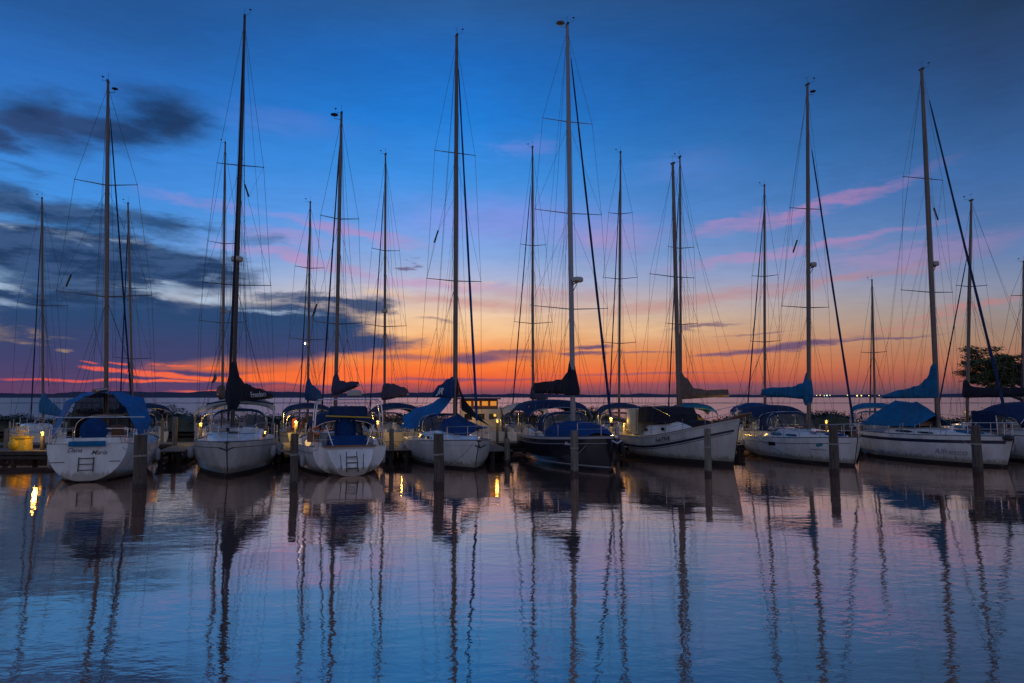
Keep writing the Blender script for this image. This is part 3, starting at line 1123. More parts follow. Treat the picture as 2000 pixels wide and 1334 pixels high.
def wheel(root, x, z, r=.45, y=0.0, m=STEEL, cover=None):
    mb = MB()
    n = 20
    mb.tube([(x, y + r * cos(2 * pi * k / n), z + r * sin(2 * pi * k / n)) for k in range(n + 1)], .018, 5, False)
    for k in range(3):
        a = pi * k / 3
        mb.tube([(x, y + r * cos(a), z + r * sin(a)), (x, y - r * cos(a), z - r * sin(a))], .01, 4)
    w = mb.build('steering_wheel', m, root)
    if cover:
        mb = MB()
        n = 22
        for k, (xx, rr) in enumerate(((-.09, r * .9), (-.07, r * 1.02), (.07, r * 1.02), (.09, r * .9))):
            pass
        rows = [[(x + xx, y + rr * cos(2 * pi * k / n), z + rr * sin(2 * pi * k / n)) for k in range(n)] for xx, rr in ((-.10, r * .55), (-.08, r * .95), (-.04, r * 1.05), (.05, r * 1.05), (.09, r * .9))]
        mb.grid(rows, True); mb.fan(rows[0], True); mb.fan(rows[-1])
        mb.build('wheel_cover', cover, w)
    mb = MB()
    mb.bbox((x + .25, y, z - .35), (.28, .26, .9), .03)
    mb.build('pedestal', GEL, root)


def make_root(bow, stern, label, cat='sailboat', name='sailboat', group=None):
    b, s = Vector((*bow, 0)), Vector((*stern, 0))
    mid = (b + s) / 2
    d = b - s
    o = empty(name, mid, atan2(d.y, d.x))
    bpy.context.view_layer.update()
    tag(o, label, cat, group)
    return o, d.length


def coaming(H, root, t0, t1, h=.32, m=GEL, inset=.35):
    """raised cockpit coamings and the bridge deck across"""
    for sd in (-1, 1):
        mb = MB()
        rows = []
        for i in range(9):
            t = lerp(t0, t1, i / 8)
            e = H.bd(t) - inset
            z = H.zd(t)
            k = h * (.7 + .3 * sin(pi * i / 8))
            rows.append([(H.x(t, z), sd * (e + .08), z - .04), (H.x(t, z), sd * (e + .02), z + k * .9), (H.x(t, z), sd * (e - .05), z + k), (H.x(t, z), sd * (e - .16), z + k), (H.x(t, z), sd * (e - .2), z - .04)])
        mb.grid(rows, flip=(sd < 0))
        mb.fan(rows[0], sd < 0); mb.fan(rows[-1], sd > 0)
        mb.build('coaming', m, root)


# =================================================================== SETTING
def build_water():
    m = bpy.data.materials.new('water_surface')
    m.use_nodes = True
    nt = m.node_tree
    N, L = nt.nodes, nt.links
    N.clear()
    out = N.new('ShaderNodeOutputMaterial')
    gl = N.new('ShaderNodeBsdfGlossy')
    gl.inputs['Color'].default_value = (0.92, 0.68, 0.56, 1)
    df = N.new('ShaderNodeBsdfDiffuse')
    df.inputs['Color'].default_value = (0.28, 0.21, 0.20, 1)
    fr = N.new('ShaderNodeFresnel')
    fr.inputs['IOR'].default_value = 1.6
    mr = N.new('ShaderNodeMapRange')
    mr.inputs[1].default_value = 0.0
    mr.inputs[2].default_value = .75
    mr.inputs[3].default_value = .70
    mr.inputs[4].default_value = 1.0
    L.new(fr.outputs[0], mr.inputs[0])
    mx = N.new('ShaderNodeMixShader')
    L.new(mr.outputs[0], mx.inputs[0])
    L.new(df.outputs[0], mx.inputs[1])
    L.new(gl.outputs[0], mx.inputs[2])
    L.new(mx.outputs[0], out.inputs[0])
    tc = N.new('ShaderNodeTexCoord')
    # the open bay beyond the bank is ruffled by wind, the basin is calm
    so = N.new('ShaderNodeSeparateXYZ')
    L.new(tc.outputs['Object'], so.inputs[0])
    rr = N.new('ShaderNodeMapRange')
    rr.inputs[1].default_value = 60; rr.inputs[2].default_value = 110
    rr.inputs[3].default_value = .02; rr.inputs[4].default_value = .24
    L.new(so.outputs[1], rr.inputs[0])
    L.new(rr.outputs[0], gl.inputs['Roughness'])

    def nz(sx, sy, scale, detail, off):
        mp = N.new('ShaderNodeMapping')
        mp.inputs['Scale'].default_value = (sx, sy, 1)
        mp.inputs['Location'].default_value = (off, off, 0)
        mp.inputs['Rotation'].default_value = (0, 0, .12)
        L.new(tc.outputs['Object'], mp.inputs[0])
        n = N.new('ShaderNodeTexNoise')
        n.inputs['Scale'].default_value = scale
        n.inputs['Detail'].default_value = detail
        n.inputs['Roughness'].default_value = .5
        L.new(mp.outputs[0], n.inputs['Vector'])
        return n.outputs[0]

    def mul(a, k):
        q = N.new('ShaderNodeMath'); q.operation = 'MULTIPLY'
        L.new(a, q.inputs[0])
        if isinstance(k, (int, float)):
            q.inputs[1].default_value = k
        else:
            L.new(k, q.inputs[1])
        return q.outputs[0]

    def add(a, b):
        q = N.new('ShaderNodeMath'); q.operation = 'ADD'
        L.new(a, q.inputs[0]); L.new(b, q.inputs[1])
        return q.outputs[0]
    big = nz(.35, .8, .5, 2, 3.0)
    med = nz(.8, 1.5, 2.6, 2, 9.0)
    fine = nz(1.0, 2.0, 9.0, 2, 1.0)
    patch = nz(.25, .6, .22, 2, 17.0)
    pr = N.new('ShaderNodeMapRange')
    pr.inputs[1].default_value = .38; pr.inputs[2].default_value = .62
    pr.inputs[3].default_value = .55; pr.inputs[4].default_value = 1.3
    L.new(patch, pr.inputs[0])
    h = add(add(mul(big, .020), mul(mul(med, .0046), pr.outputs[0])), mul(mul(fine, .0008), pr.outputs[0]))
    bp = N.new('ShaderNodeBump')
    bp.inputs['Strength'].default_value = 1
    bp.inputs['Distance'].default_value = 1
    L.new(h, bp.inputs['Height'])
    L.new(bp.outputs[0], gl.inputs['Normal'])
    L.new(bp.outputs[0], fr.inputs['Normal'])
    mb = MB()
    mb.fan([(-9000, -600, 0), (9000, -600, 0), (9000, 14000, 0), (-9000, 14000, 0)])
    o = mb.build('water', m, None, smooth=False)
    tag(o, 'calm blue violet harbour water mirroring the masts', None, None, 'structure')


build_water()


def far_shore():
    m = mat('hazed_wooded_shore', (0.055, 0.075, 0.15), 1.0, spec=0)  # distance haze is put into this blue-grey base colour
    rnd = random.Random(3)
    def strip(name, x0, x1, Y, hf, label, step=14):
        mb = MB()
        n = int((x1 - x0) / step)
        h = 8
        rows = [[], [], []]
        for i in range(n + 1):
            x = lerp(x0, x1, i / n)
            hh = hf(x) * (1 + .18 * sin(x * .011) + .1 * sin(x * .037 + 1)) + rnd.uniform(-1.4, 1.4)
            rows[0].append((x, Y, -.5)); rows[1].append((x, Y + 4, max(1, hh))); rows[2].append((x, Y + 200, max(1, hh * .9)))
        mb.grid(rows, flip=True)
        o = mb.build(name, m, None, smooth=False)
        tag(o, label, None, None, 'structure')
    strip('far_shore', -2600, -450, 2600, lambda x: 20 + 4 * sin(x * .004), 'low dark wooded shore across the bay behind the leftmost boats')
    strip('far_hills', -560, 120, 2900, lambda x: 20 - 5 * (x + 450) / 510, 'thin wooded shore on the horizon behind the middle masts')
    strip('far_coast', 40, 3200, 3600, lambda x: 14 + 3 * sin(x * .003), 'faint low coast on the horizon on the sunset side')
    # low sand bar / breakwater lying in the bay
    mb = MB()
    rows = [[], [], []]
    for i in range(121):
        x = lerp(-420, 420, i / 120)
        w = 1.0 + rnd.uniform(0, .8)
        rows[0].append((x, 360 - w, -.05)); rows[1].append((x, 361, .22 + rnd.uniform(0, .2))); rows[2].append((x, 363 + w, -.05))
    mb.grid(rows, flip=True)
    o = mb.build('sand_bar_ground', mat('dark_sand', (.05, .045, .05), .9), None)
    tag(o, 'thin dark sand bar lying in the bay', None, None, 'structure')
    # lamps on the opposite coast, each on its post
    k = 0
    words = {1585: 'leftmost faint', 1595: 'second', 1602: 'third small', 1610: 'fourth', 1615: 'greenish white', 1621: 'last of left cluster', 1655: 'lone middle',
             1674: 'largest yellow', 1682: 'second large yellow', 1697: 'small right', 1707: 'rightmost but one', 1717: 'rightmost'}
    for px, w in words.items():
        big = 'large' in w or 'green' in w
        p = P(px, 772.6 + rnd.uniform(-1.0, .6), 2500)
        r_ = empty('shore_lamp', (p.x, p.y, 0))
        tag(r_, {'leftmost faint': 'leftmost of the lamps glowing on the far coast', 'greenish white': 'greenish white lamp among the yellow ones on the far coast'}.get(w, w + ' lamp glowing on the far coast, counted from its left end'), 'lamp', 'lamps on the far coast')
        mb = MB(); mb.tube([(0, 0, 0), (0, 0, p.z)], .35, 6); mb.build('post', BLACKP, r_)
        mb = MB(); mb.ell((0, 0, p.z), (2.6 if big else 1.5,) * 3, 8, 6); mb.build('lamp_head', LAMPG if 'green' in w else LAMPF, r_)


far_shore()


def foliage(mb, c, s, n, size, rnd, flat=.6):
    for _ in range(n):
        while True:
            u = Vector((rnd.uniform(-1, 1), rnd.uniform(-1, 1), rnd.uniform(-1, 1)))
            if u.length < 1:
                break
        u = u * (.55 + .45 * rnd.random())
        p = Vector((c[0] + u.x * s[0], c[1] + u.y * s[1], c[2] + u.z * s[2]))
        a = rnd.uniform(0, 2 * pi); b = rnd.uniform(-flat, flat)
        d1 = Vector((cos(a) * cos(b), sin(a) * cos(b), sin(b))) * size * rnd.uniform(.6, 1.4)
        d2 = Vector((-sin(a), cos(a), rnd.uniform(-.8, .8))).normalized() * size * rnd.uniform(.3, .6)
        k = len(mb.v)
        mb.v += [tuple(p - d1), tuple(p + d2), tuple(p + d1), tuple(p - d2)]
        mb.f.append((k, k + 1, k + 2, k + 3))


def mangroves():
    rnd = random.Random(11)
    mb = MB()
    mb.grid([[(-90, 61, -.1), (90, 61, -.1)], [(-90, 63, .35), (90, 63, .35)], [(-90, 72, .35), (90, 72, .35)], [(-90, 75, -.1), (90, 75, -.1)]], flip=True)
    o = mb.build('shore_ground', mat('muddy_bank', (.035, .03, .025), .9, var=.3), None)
    tag(o, 'low muddy bank behind the marina', None, None, 'structure')
    mb = MB()
    x = -72
    while x < 78:
        h = 1.35 + .30 * sin(x * .31) + .25 * sin(x * .83 + 2) + rnd.uniform(-.12, .12)
        if x > 8:
            h -= .15
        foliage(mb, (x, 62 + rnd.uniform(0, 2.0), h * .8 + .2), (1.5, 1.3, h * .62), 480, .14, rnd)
        if rnd.random() < .10:
            foliage(mb, (x, 62.5, h * 1.35 + .3), (.8, .6, .3), 110, .10, rnd)
        x += .85
    rows = []
    for i in range(261):
        xx = -78 + i * .6
        hh = 1.2 + .3 * sin(xx * .31) + .22 * sin(xx * .83 + 2) + rnd.uniform(-.12, .12)
        rows.append([(xx, 61.6, .3), (xx, 61.9 + rnd.uniform(-.2, .2), hh), (xx + rnd.uniform(-.2, .2), 63.2, hh * 1.22), (xx, 64.6, hh), (xx, 65, .3)])
    mb.grid(rows)
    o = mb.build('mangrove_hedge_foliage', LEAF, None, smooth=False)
    tag(o, 'dark mangrove hedge growing along the bank behind the rear boats', 'mangroves', None, 'stuff')


mangroves()


def big_tree():
    rnd = random.Random(5)
    base = P(2028, 800, 58)
    r_ = empty('shore_tree', (base.x, base.y, .3))
    tag(r_, 'large spreading tree on the shore at the edge, behind the boat under dark canvas', 'tree')
    mb = MB()
    mb.tube([(0, 0, -.4), (-.1, .1, 1.6), (.1, 0, 2.8), (0, .1, 4.2)], [.42, .34, .3, .2], 9)
    limbs = []
    for k in range(22):
        a = rnd.uniform(0, 2 * pi)
        if k < 6:
            a = rnd.uniform(pi * .8, pi * 1.2)
        z0 = rnd.uniform(1.8, 4.4)
        l = rnd.uniform(2.6, 6.0)
        e = Vector((cos(a) * l, sin(a) * l * .8, z0 + rnd.uniform(.3, 3.0)))
        m_ = Vector((cos(a) * l * .5, sin(a) * l * .4, z0 + .9))
        mb.tube([(0, 0, z0), m_, e], [.15, .09, .03], 6)
        limbs.append((m_, e))
        for q in range(3):
            s_ = lerp(m_, e, rnd.uniform(.2, .9))
            e2 = s_ + Vector((rnd.uniform(-1.3, 1.3), rnd.uniform(-1, 1), rnd.uniform(.1, 1.1)))
            mb.tube([s_, e2], [.035, .015], 5)
            limbs.append((s_, e2))
    mb.build('trunk', BARK, r_)
    mb = MB()
    for m_, e in limbs:
        for q in range(2):
            c = lerp(m_, e, rnd.uniform(.55, 1.1))
            foliage(mb, c, (1.05, .9, .34), 170, .13, rnd, flat=.35)
    mb.build('crown', LEAFT, r_, smooth=False)


big_tree()


# ------------------------------------------------------------------ piers
def dock_y(x):
    return 41.6 + .055 * (x + 20)


def build_pier(name, x0, y0, x1, y1, w, label, zt=.62, group=None, step=3.0, posts=True):
    """timber pier along a line: planked deck, fascia boards, support posts"""
    a, b = Vector((x0, y0, 0)), Vector((x1, y1, 0))
    d = (b - a)
    Ln = d.length
    r_ = empty(name, a, atan2(d.y, d.x))
    tag(r_, label, 'pier', group)
    mb = MB()
    n = max(4, int(Ln / .15))
    n = min(n, 500)
    pw = Ln / n
    rnd = random.Random(int(abs(x0 * 7 + y0)))
    for i in range(n):
        mb.box((pw * (i + .5), 0, zt - .02 + rnd.uniform(-.003, .003)), (pw * .93, w, .04))
    mb.build('plank_deck', PLANK, r_, smooth=False)
    for sd in (-1, 1):
        mb = MB()
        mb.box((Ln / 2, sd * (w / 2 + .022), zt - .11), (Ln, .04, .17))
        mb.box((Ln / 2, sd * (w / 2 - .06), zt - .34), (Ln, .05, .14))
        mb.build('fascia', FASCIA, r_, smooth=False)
    if posts:
        k = int(Ln / step) + 1
        for i in range(k):
            for sd in (-1, 1):
                mb = MB()
                x = min(Ln - .2, .2 + i * step)
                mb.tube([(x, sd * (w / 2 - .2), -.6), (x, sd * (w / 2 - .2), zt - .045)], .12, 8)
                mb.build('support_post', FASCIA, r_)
    return r_


main = build_pier('pier', -34, dock_y(-34), 40, dock_y(40), 1.9, 'long timber main pier running behind the front row of boats', step=3.7)
build_pier('pier', -34, 36.4, -23.1, 36.4, 2.0, 'wide timber pier left of the boat with the blue tent', step=2.7)
fx = [(-17.5, 35.2, 'between the blue tent boat and the black sail cover boat'), (-11.6, 35.6, 'between the black sail cover boat and the boat with the arch'),
      (-5.9, 36.0, 'between the arch boat and the boat with the blue tarpaulins'), (-.55, 35.6, 'between the blue tarpaulin boat and the dark hull'),
      (5.9, 38.4, 'between the dark hull and the clipper bowed boat'), (12.9, 40, 'between the clipper bowed boat and the boat with a square hull window'), (20.0, 41, 'between the two white boats nearest the tree')]
for (x, y, lb) in fx:
    lean = -.30 if x < -4 else -.2
    y2 = dock_y(x) - 1.0
    build_pier('finger_pier', x, y, x + lean * (y2 - y), y2, 1.25, 'narrow finger pier ' + lb, group='finger piers between the boats', step=2.4)


# ------------------------------------------------------------------ pilings in front of the boats
def piling(px, top_py, Y, wpx, m, label, lean=0.0, rope=True, group='mooring pilings in front of the boats', zt=None):
    p = P(px, top_py, Y)
    z1 = p.z if zt is None else zt
    r = wpx / F * Y / 2
    o = empty('piling', (p.x, p.y, 0))
    tag(o, label, 'piling', group)
    rnd = random.Random(int(px))
    mb = MB()
    n = 14
    zs = [-1.2 + (z1 + 1.2) * i / 12 for i in range(13)]
    rows = []
    for i, z in enumerate(zs):
        rr = r * (1.06 - .10 * i / 12) * (1 + rnd.uniform(-.02, .02))
        cx = lean * (z - 0) + .01 * sin(z * 3)
        rows.append([(cx + rr * cos(2 * pi * k / n) * (1 + .03 * sin(k * 2.3 + i * .2)), rr * sin(2 * pi * k / n) * (1 + .03 * cos(k * 1.9)), z) for k in range(n)])
    rows.append([(lean * z1 + r * .8 * cos(2 * pi * k / n), r * .8 * sin(2 * pi * k / n), z1 + .025 + rnd.uniform(-.01, .01)) for k in range(n)])
    mb.grid(rows, True)
    mb.fan(rows[-1])
    mb.build('shaft', m, o)
    # tide-darkened, growth-covered foot
    mb = MB()
    rows = []
    for z, k_ in ((-.6, 1.02), (.06, 1.02), (.16, 1.01), (.2, .99)):
        rows.append([(lean * z + r * k_ * 1.03 * cos(2 * pi * k / n), r * k_ * 1.03 * sin(2 * pi * k / n), z + (rnd.uniform(-.05, .05) if z > .15 else 0)) for k in range(n)])
    mb.grid(rows, True)
    mb.build('growth_collar', FASCIA, o)
    if rope:
        mb = MB()
        for q in range(2):
            zz = z1 * .60 + q * .035
            mb.tube([(lean * zz + (r * 1.06) * cos(2 * pi * k / 16), (r * 1.06) * sin(2 * pi * k / 16), zz + .01 * sin(k)) for k in range(17)], .016, 5, False)
        mb.build('rope_loop', ROPE, o)
    return p


PL = [piling(277, 850, 26.0, 24, PILE, 'dark brown piling standing before the stern of the blue tent boat', -.012),
      piling(576, 848, 26.3, 15, PILE, 'slim dark piling between the black sail cover boat and the arch boat'),
      piling(858, 848, 26.5, 20, PILE, 'brown piling standing before the boat with the blue tarpaulins', -.014),
      piling(1121, 842, 30.2, 15, PILEL, 'pale piling standing against the dark navy hull', .012),
      piling(1381, 838, 30.2, 13, PILEL, 'grey piling standing before the hull of the clipper bowed boat', .01),
      piling(1626, 831, 31.0, 17, PILE, 'piling standing before the white hull with the square window', .018),
      piling(1905, 832, 31.4, 17, PILE, 'piling standing before the white hull with the broad navy stripe')]

# smaller mooring posts along the piers
posts = [(343, 815, 39.2, 9, 'pale post standing on the pier between the tent boat and the black cover boat'), (318, 818, 43, 6, 'thin post beside the tall mast behind the blue tent'),
         (14, 838, 38, 9, 'leftmost low post at the photo edge'), (765, 838, 36.4, 9, 'post between the arch boat and the tarpaulin boat'),
         (990, 858, 35.3, 11, 'short pale post at the stern of the dark hull'), (1205, 835, 38.4, 8, 'post between the dark hull and the clipper bowed boat'),
         (540, 832, 36.2, 7, 'post right of the black cover boat'), (1420, 835, 40, 8, 'post between the clipper bow and the square window hull'),
         (1682, 832, 42, 8, 'post between the two white boats nearest the tree'), (108, 822, 42, 7, 'post on the pier left of the tent boat')]
for px, py, Y, w, lb in posts:
    piling(px, py, Y, w, PILEL, lb, rope=False, group='small mooring posts along the piers')


# ------------------------------------------------------------------ dock lamps and boxes
def dock_lamp(x, y, h, label, power=14, z0=.62):
    o = empty('dock_lamp', (x, y, z0))
    tag(o, label, 'lamp', 'low yellow lamps along the piers')
    mb = MB()
    mb.bbox((0, 0, h / 2), (.16, .16, h), .02)
    mb.build('pedestal', PILE, o)
    mb = MB()
    mb.lathe((0, 0, h + .005), [(.05, 0), (.06, .02), (.06, .09), (.05, .14)], 10)
    mb.build('lamp_lens', LAMPM, o)
    mb = MB()
    mb.lathe((0, 0, h + .15), [(.11, 0), (.12, .02), (.06, .07), (.01, .08)], 10)
    mb.build('cap', GEL, o)
    ld = bpy.data.lights.new('dock_lamp_light', 'POINT')
    ld.energy = power
    ld.color = (1.0, 0.60, 0.10)
    ld.shadow_soft_size = .09
    lo = bpy.data.objects.new('light', ld)
    lo.location = (0, -.38, h + .3)
    lo.parent = o
    C.objects.link(lo)


LAMPS = [(-24.55, 36.0, .75, 'yellow lamp on the wide pier beside the yellow box', 40), (-18.6, dock_y(-18.6) - .6, 1.0, 'yellow lamp behind the bow of the tent boat', 40),
         (-13.0, dock_y(-13) - .6, 1.1, 'yellow lamp right of the black cover boat', 120), (-8.2, dock_y(-8) - .3, 1.1, 'yellow lamp behind the arch boat', 30),
         (-6.55, dock_y(-6.7) - .5, 1.0, 'yellow lamp between arch boat and tarpaulin boat', 45),
         (-.9, dock_y(-1) - .4, 1.2, 'yellow lamp left of the dark hull', 8), (6.0, dock_y(6) - 1.4, 1.3, 'bright yellow lamp at the stern of the clipper bowed boat', 120),
         (13.4, dock_y(13) - .3, 1.1, 'yellow lamp between clipper bow and square window hull', 90), (19.9, dock_y(20) - .3, 1.1, 'yellow lamp between the two rightmost white hulls', 15),
         (27.2, dock_y(27) - .4, 1.6, 'yellow lamp under the dark canvas near the tree', 25)]
for x, y, h, lb, pw in LAMPS:
    dock_lamp(x, y, h, lb, pw)

o = empty('dock_box', P(42, 872, 36.2) * 1.0)
o.location.z = .62
tag(o, 'yellow dock box lit by the lamp on the wide pier at the left edge', 'storage box')
mb = MB(); mb.bbox((0, 0, .31), (.82, .6, .62), .04); mb.build('box_body', YELB, o)
mb = MB(); mb.bbox((0, 0, .66), (.9, .68, .09), .03); mb.build('lid', YELB, o)
o = empty('crab_trap', P(39, 845, 36.2)); o.location.z = 1.325
tag(o, 'yellow wire trap standing on the dock box', 'trap')
mb = MB()
for i in range(6):
    xx = -.3 + .12 * i
    mb.tube([(xx, -.2, 0), (xx, -.2, .5), (xx, .2, .5), (xx, .2, 0)], .012, 4)
for zz in (.02, .25, .5):
    mb.tube([(-.3, -.2, zz), (.3, -.2, zz), (.3, .2, zz), (-.3, .2, zz), (-.3, -.2, zz)], .012, 4)
mb.build('wire_cage', YELB, o)
o = empty('bollard_float', P(27, 858, 35.9)); o.location.z = .62
tag(o, 'round yellow float leaning on the dock box', 'float')
mb = MB(); mb.ell((0, 0, .3), (.26, .2, .3), 12, 8); mb.build('float_body', YELB, o)
mb = MB(); mb.tube([(0, 0, .58), (0, 0, .68)], .04, 6); mb.build('eye', YELB, o)


def tarp(root, inv, name, pts_rows, m):
    mb = MB()
    rows = []
    for r in pts_rows:
        rr = []
        for i in range(len(r) - 1):
            for q in range(4):
                s = q / 4
                p = lerp(inv @ P(*r[i]), inv @ P(*r[i + 1]), s)
                p.z -= .05 * sin(pi * s)
                rr.append(p)
        rr.append(inv @ P(*r[-1]))
        rows.append(rr)
    out = []
    for i in range(len(rows) - 1):
        for q in range(3):
            s = q / 3
            out.append([lerp(a, b, s) + Vector((0, 0, -.04 * sin(pi * s))) for a, b in zip(rows[i], rows[i + 1])])
    out.append(rows[-1])
    mb.grid(out)
    mb.grid([[p + Vector((0, 0, -.025)) for p in r] for r in out], flip=True)
    o = mb.build(name, m, root)
    return o


# =================================================================== FRONT ROW
# ---- A: stern towards us, blue tent
def boat_tent():
    root, L = make_root((-20.25, 36.6), (-17.05, 27.6), 'white sailboat with rounded stern showing, blue tent over its cockpit, Dana Maria on the transom')
    H = Hull(L, 1.98, 1.50, 1.32, 1.55, tw=.72, trake=-.25, brake=.8, zk0=.03, full=.78, tm=.45)
    H.fulls = .95
    hull_parts(H, root, GEL, boot=ANTI, cove=None, bootz=(-.1, .06))
    cabin(H, root, .36, .80, .62, .42)
    coaming(H, root, .03, .36, .28)
    rails(H, root, t0=.03)
    R = rig(H, root, dict(base=(208, 32.6), top=(211, 160), spr=[(360, 1.32), (578, 1.95)], fstay=.97, furl=.055, mat=ALU, disc=(-1, -.25, .2), refl=(134, 548, -5), r=.10, radar=None) if False else
            dict(base=(207, 32.4), top=(211, 160), spr=[(362, 1.32), (580, 1.98)], fstay=.97, furl=.05, mat=ALU, disc=(-1, -.3, .15), refl=(134, 548, -5), r=.10))
    # boom under the tent
    mb = MB()
    a = lerp(R['foot'], R['top'], R['at'](760))
    b = Vector((-L * .42, 0, a.z - .12))
    mb.tube([a, b], [.08, .07], 8)
    mb.build('boom', ALU, root)
    # tent: cross-section in (y, z) with y positive to port (left as seen from astern)
    sec0 = [(1.65, 1.62), (1.50, 2.35), (1.02, 3.02), (.05, 3.36), (-1.35, 3.12), (-1.95, 2.72), (-2.25, 1.95), (-1.9, 1.62)]
    x0, x1 = -L * .41, -L * .10
    def sec(x, k, dz):
        pts = []
        for i in range(len(sec0) - 1):
            for q in range(3):
                s = q / 3
                y = lerp(sec0[i][0], sec0[i + 1][0], s); z = lerp(sec0[i][1], sec0[i + 1][1], s)
                z -= .035 * sin(pi * s)
                pts.append(Vector((x, y * k, z + dz)))
        pts.append(Vector((x, sec0[-1][0] * k, sec0[-1][1] + dz)))
        return pts
    inv = R['inv']
    tarp(root, inv, 'cockpit_tent', [[(192, 759, 33.4), (238, 765, 33.2), (281, 777, 32.6), (296, 820, 31.6), (287, 842, 31.0)],
                                     [(193, 761, 30.2), (222, 770, 30.0), (246, 796, 29.6), (259, 826, 29.4), (271, 847, 29.4)]], BLUE)
    tarp(root, inv, 'tent_side_panel', [[(192, 759, 33.4), (160, 768, 33.4), (128, 783, 33.2), (112, 818, 32.6), (98, 846, 31.6)],
                                        [(193, 762, 30.2), (166, 774, 30.1), (139, 787, 30.0), (121, 824, 29.8), (103, 850, 29.8)]], BLUE)
    tarp(root, inv, 'tent_shade_sheet', [[(150, 776, 33.8), (192, 764, 33.8), (235, 770, 33.8), (262, 786, 33.8)],
                                        [(142, 800, 33.8), (192, 800, 33.8), (240, 800, 33.8), (270, 805, 33.8)],
                                        [(136, 832, 33.8), (192, 832, 33.8), (245, 832, 33.8), (276, 838, 33.8)]], mat('painted_tent_shade', (.02, .02, .022), .4, alpha=.72))  # added dark sheet standing in for the shaded inside of the tent
    mb = MB()
    for ya, yb in ((30.2, 29.8), (33.3, 32.0)):
        mb.tube([inv @ P(*q) for q in ((104, 852, yb), (122, 826, yb), (140, 789, ya), (193, 764, ya), (222, 772, ya), (247, 798, yb), (271, 848, yb))], .018, 5)
    mb.tube([Vector((x0, 1.3, 2.55)), Vector((x0, -1.9, 2.55))], .03, 6)
    mb.build('tent_frame', STEEL, root)
    # clear windscreen and dark hood inside
    dodger(root, -L * .13, L * .02, 1.25, 1.6, 2.55, BLACKC)
    wheel(root, -L * .33, 1.98, .50, cover=BLUED, y=.1)
    # companionway with teak boards
    mb = MB(); mb.box((-L * .13, -.45, 1.85), (.06, .5, .55)); mb.build('companionway_board', TEAK, root)
    # cockpit seats and lockers
    mb = MB()
    mb.bbox((-L * .38, 0, 1.55), (.5, 2.2, .30), .06)
    mb.bbox((-L * .44, -.95, 1.62), (.3, .7, .22), .05)
    mb.bbox((-L * .44, .95, 1.62), (.3, .7, .22), .05)
    mb.build('stern_seat', GEL, root)
    mb = MB(); mb.bbox((-L * .49, 0, 1.52), (.12, 1.3, .2), .03); mb.build('stern_locker', TEALC, root)
    ladder(root, H, 0.0, .52, .42, .98, ALUD, 3)
    transom_text(H, root, 'Dana', .25, .45, 1.18, mat('worn_black_lettering', (.06, .06, .07), .6), .35)
    transom_text(H, root, 'Maria', .25, -.42, 1.08, MATS['worn_black_lettering'], .35)
    for yy, w in ((1.02, .5), (-1.0, .4)):
        mb = MB(); mb.box((H.x(0, .80) - .01, yy, .80), (.02, w, .025)); mb.build('transom_trim', BLACKP, root)
    fender(root, H, .30, 1, .7)
    fender(root, H, .22, -1, .6)
    fender(root, H, .42, -1, .6)
    # outboard / gear on the rail
    mb = MB(); mb.bbox((-L * .40, 1.62, 2.0), (.22, .18, .4), .04); mb.build('life_ring_case', CANVASW, root)


boat_tent()


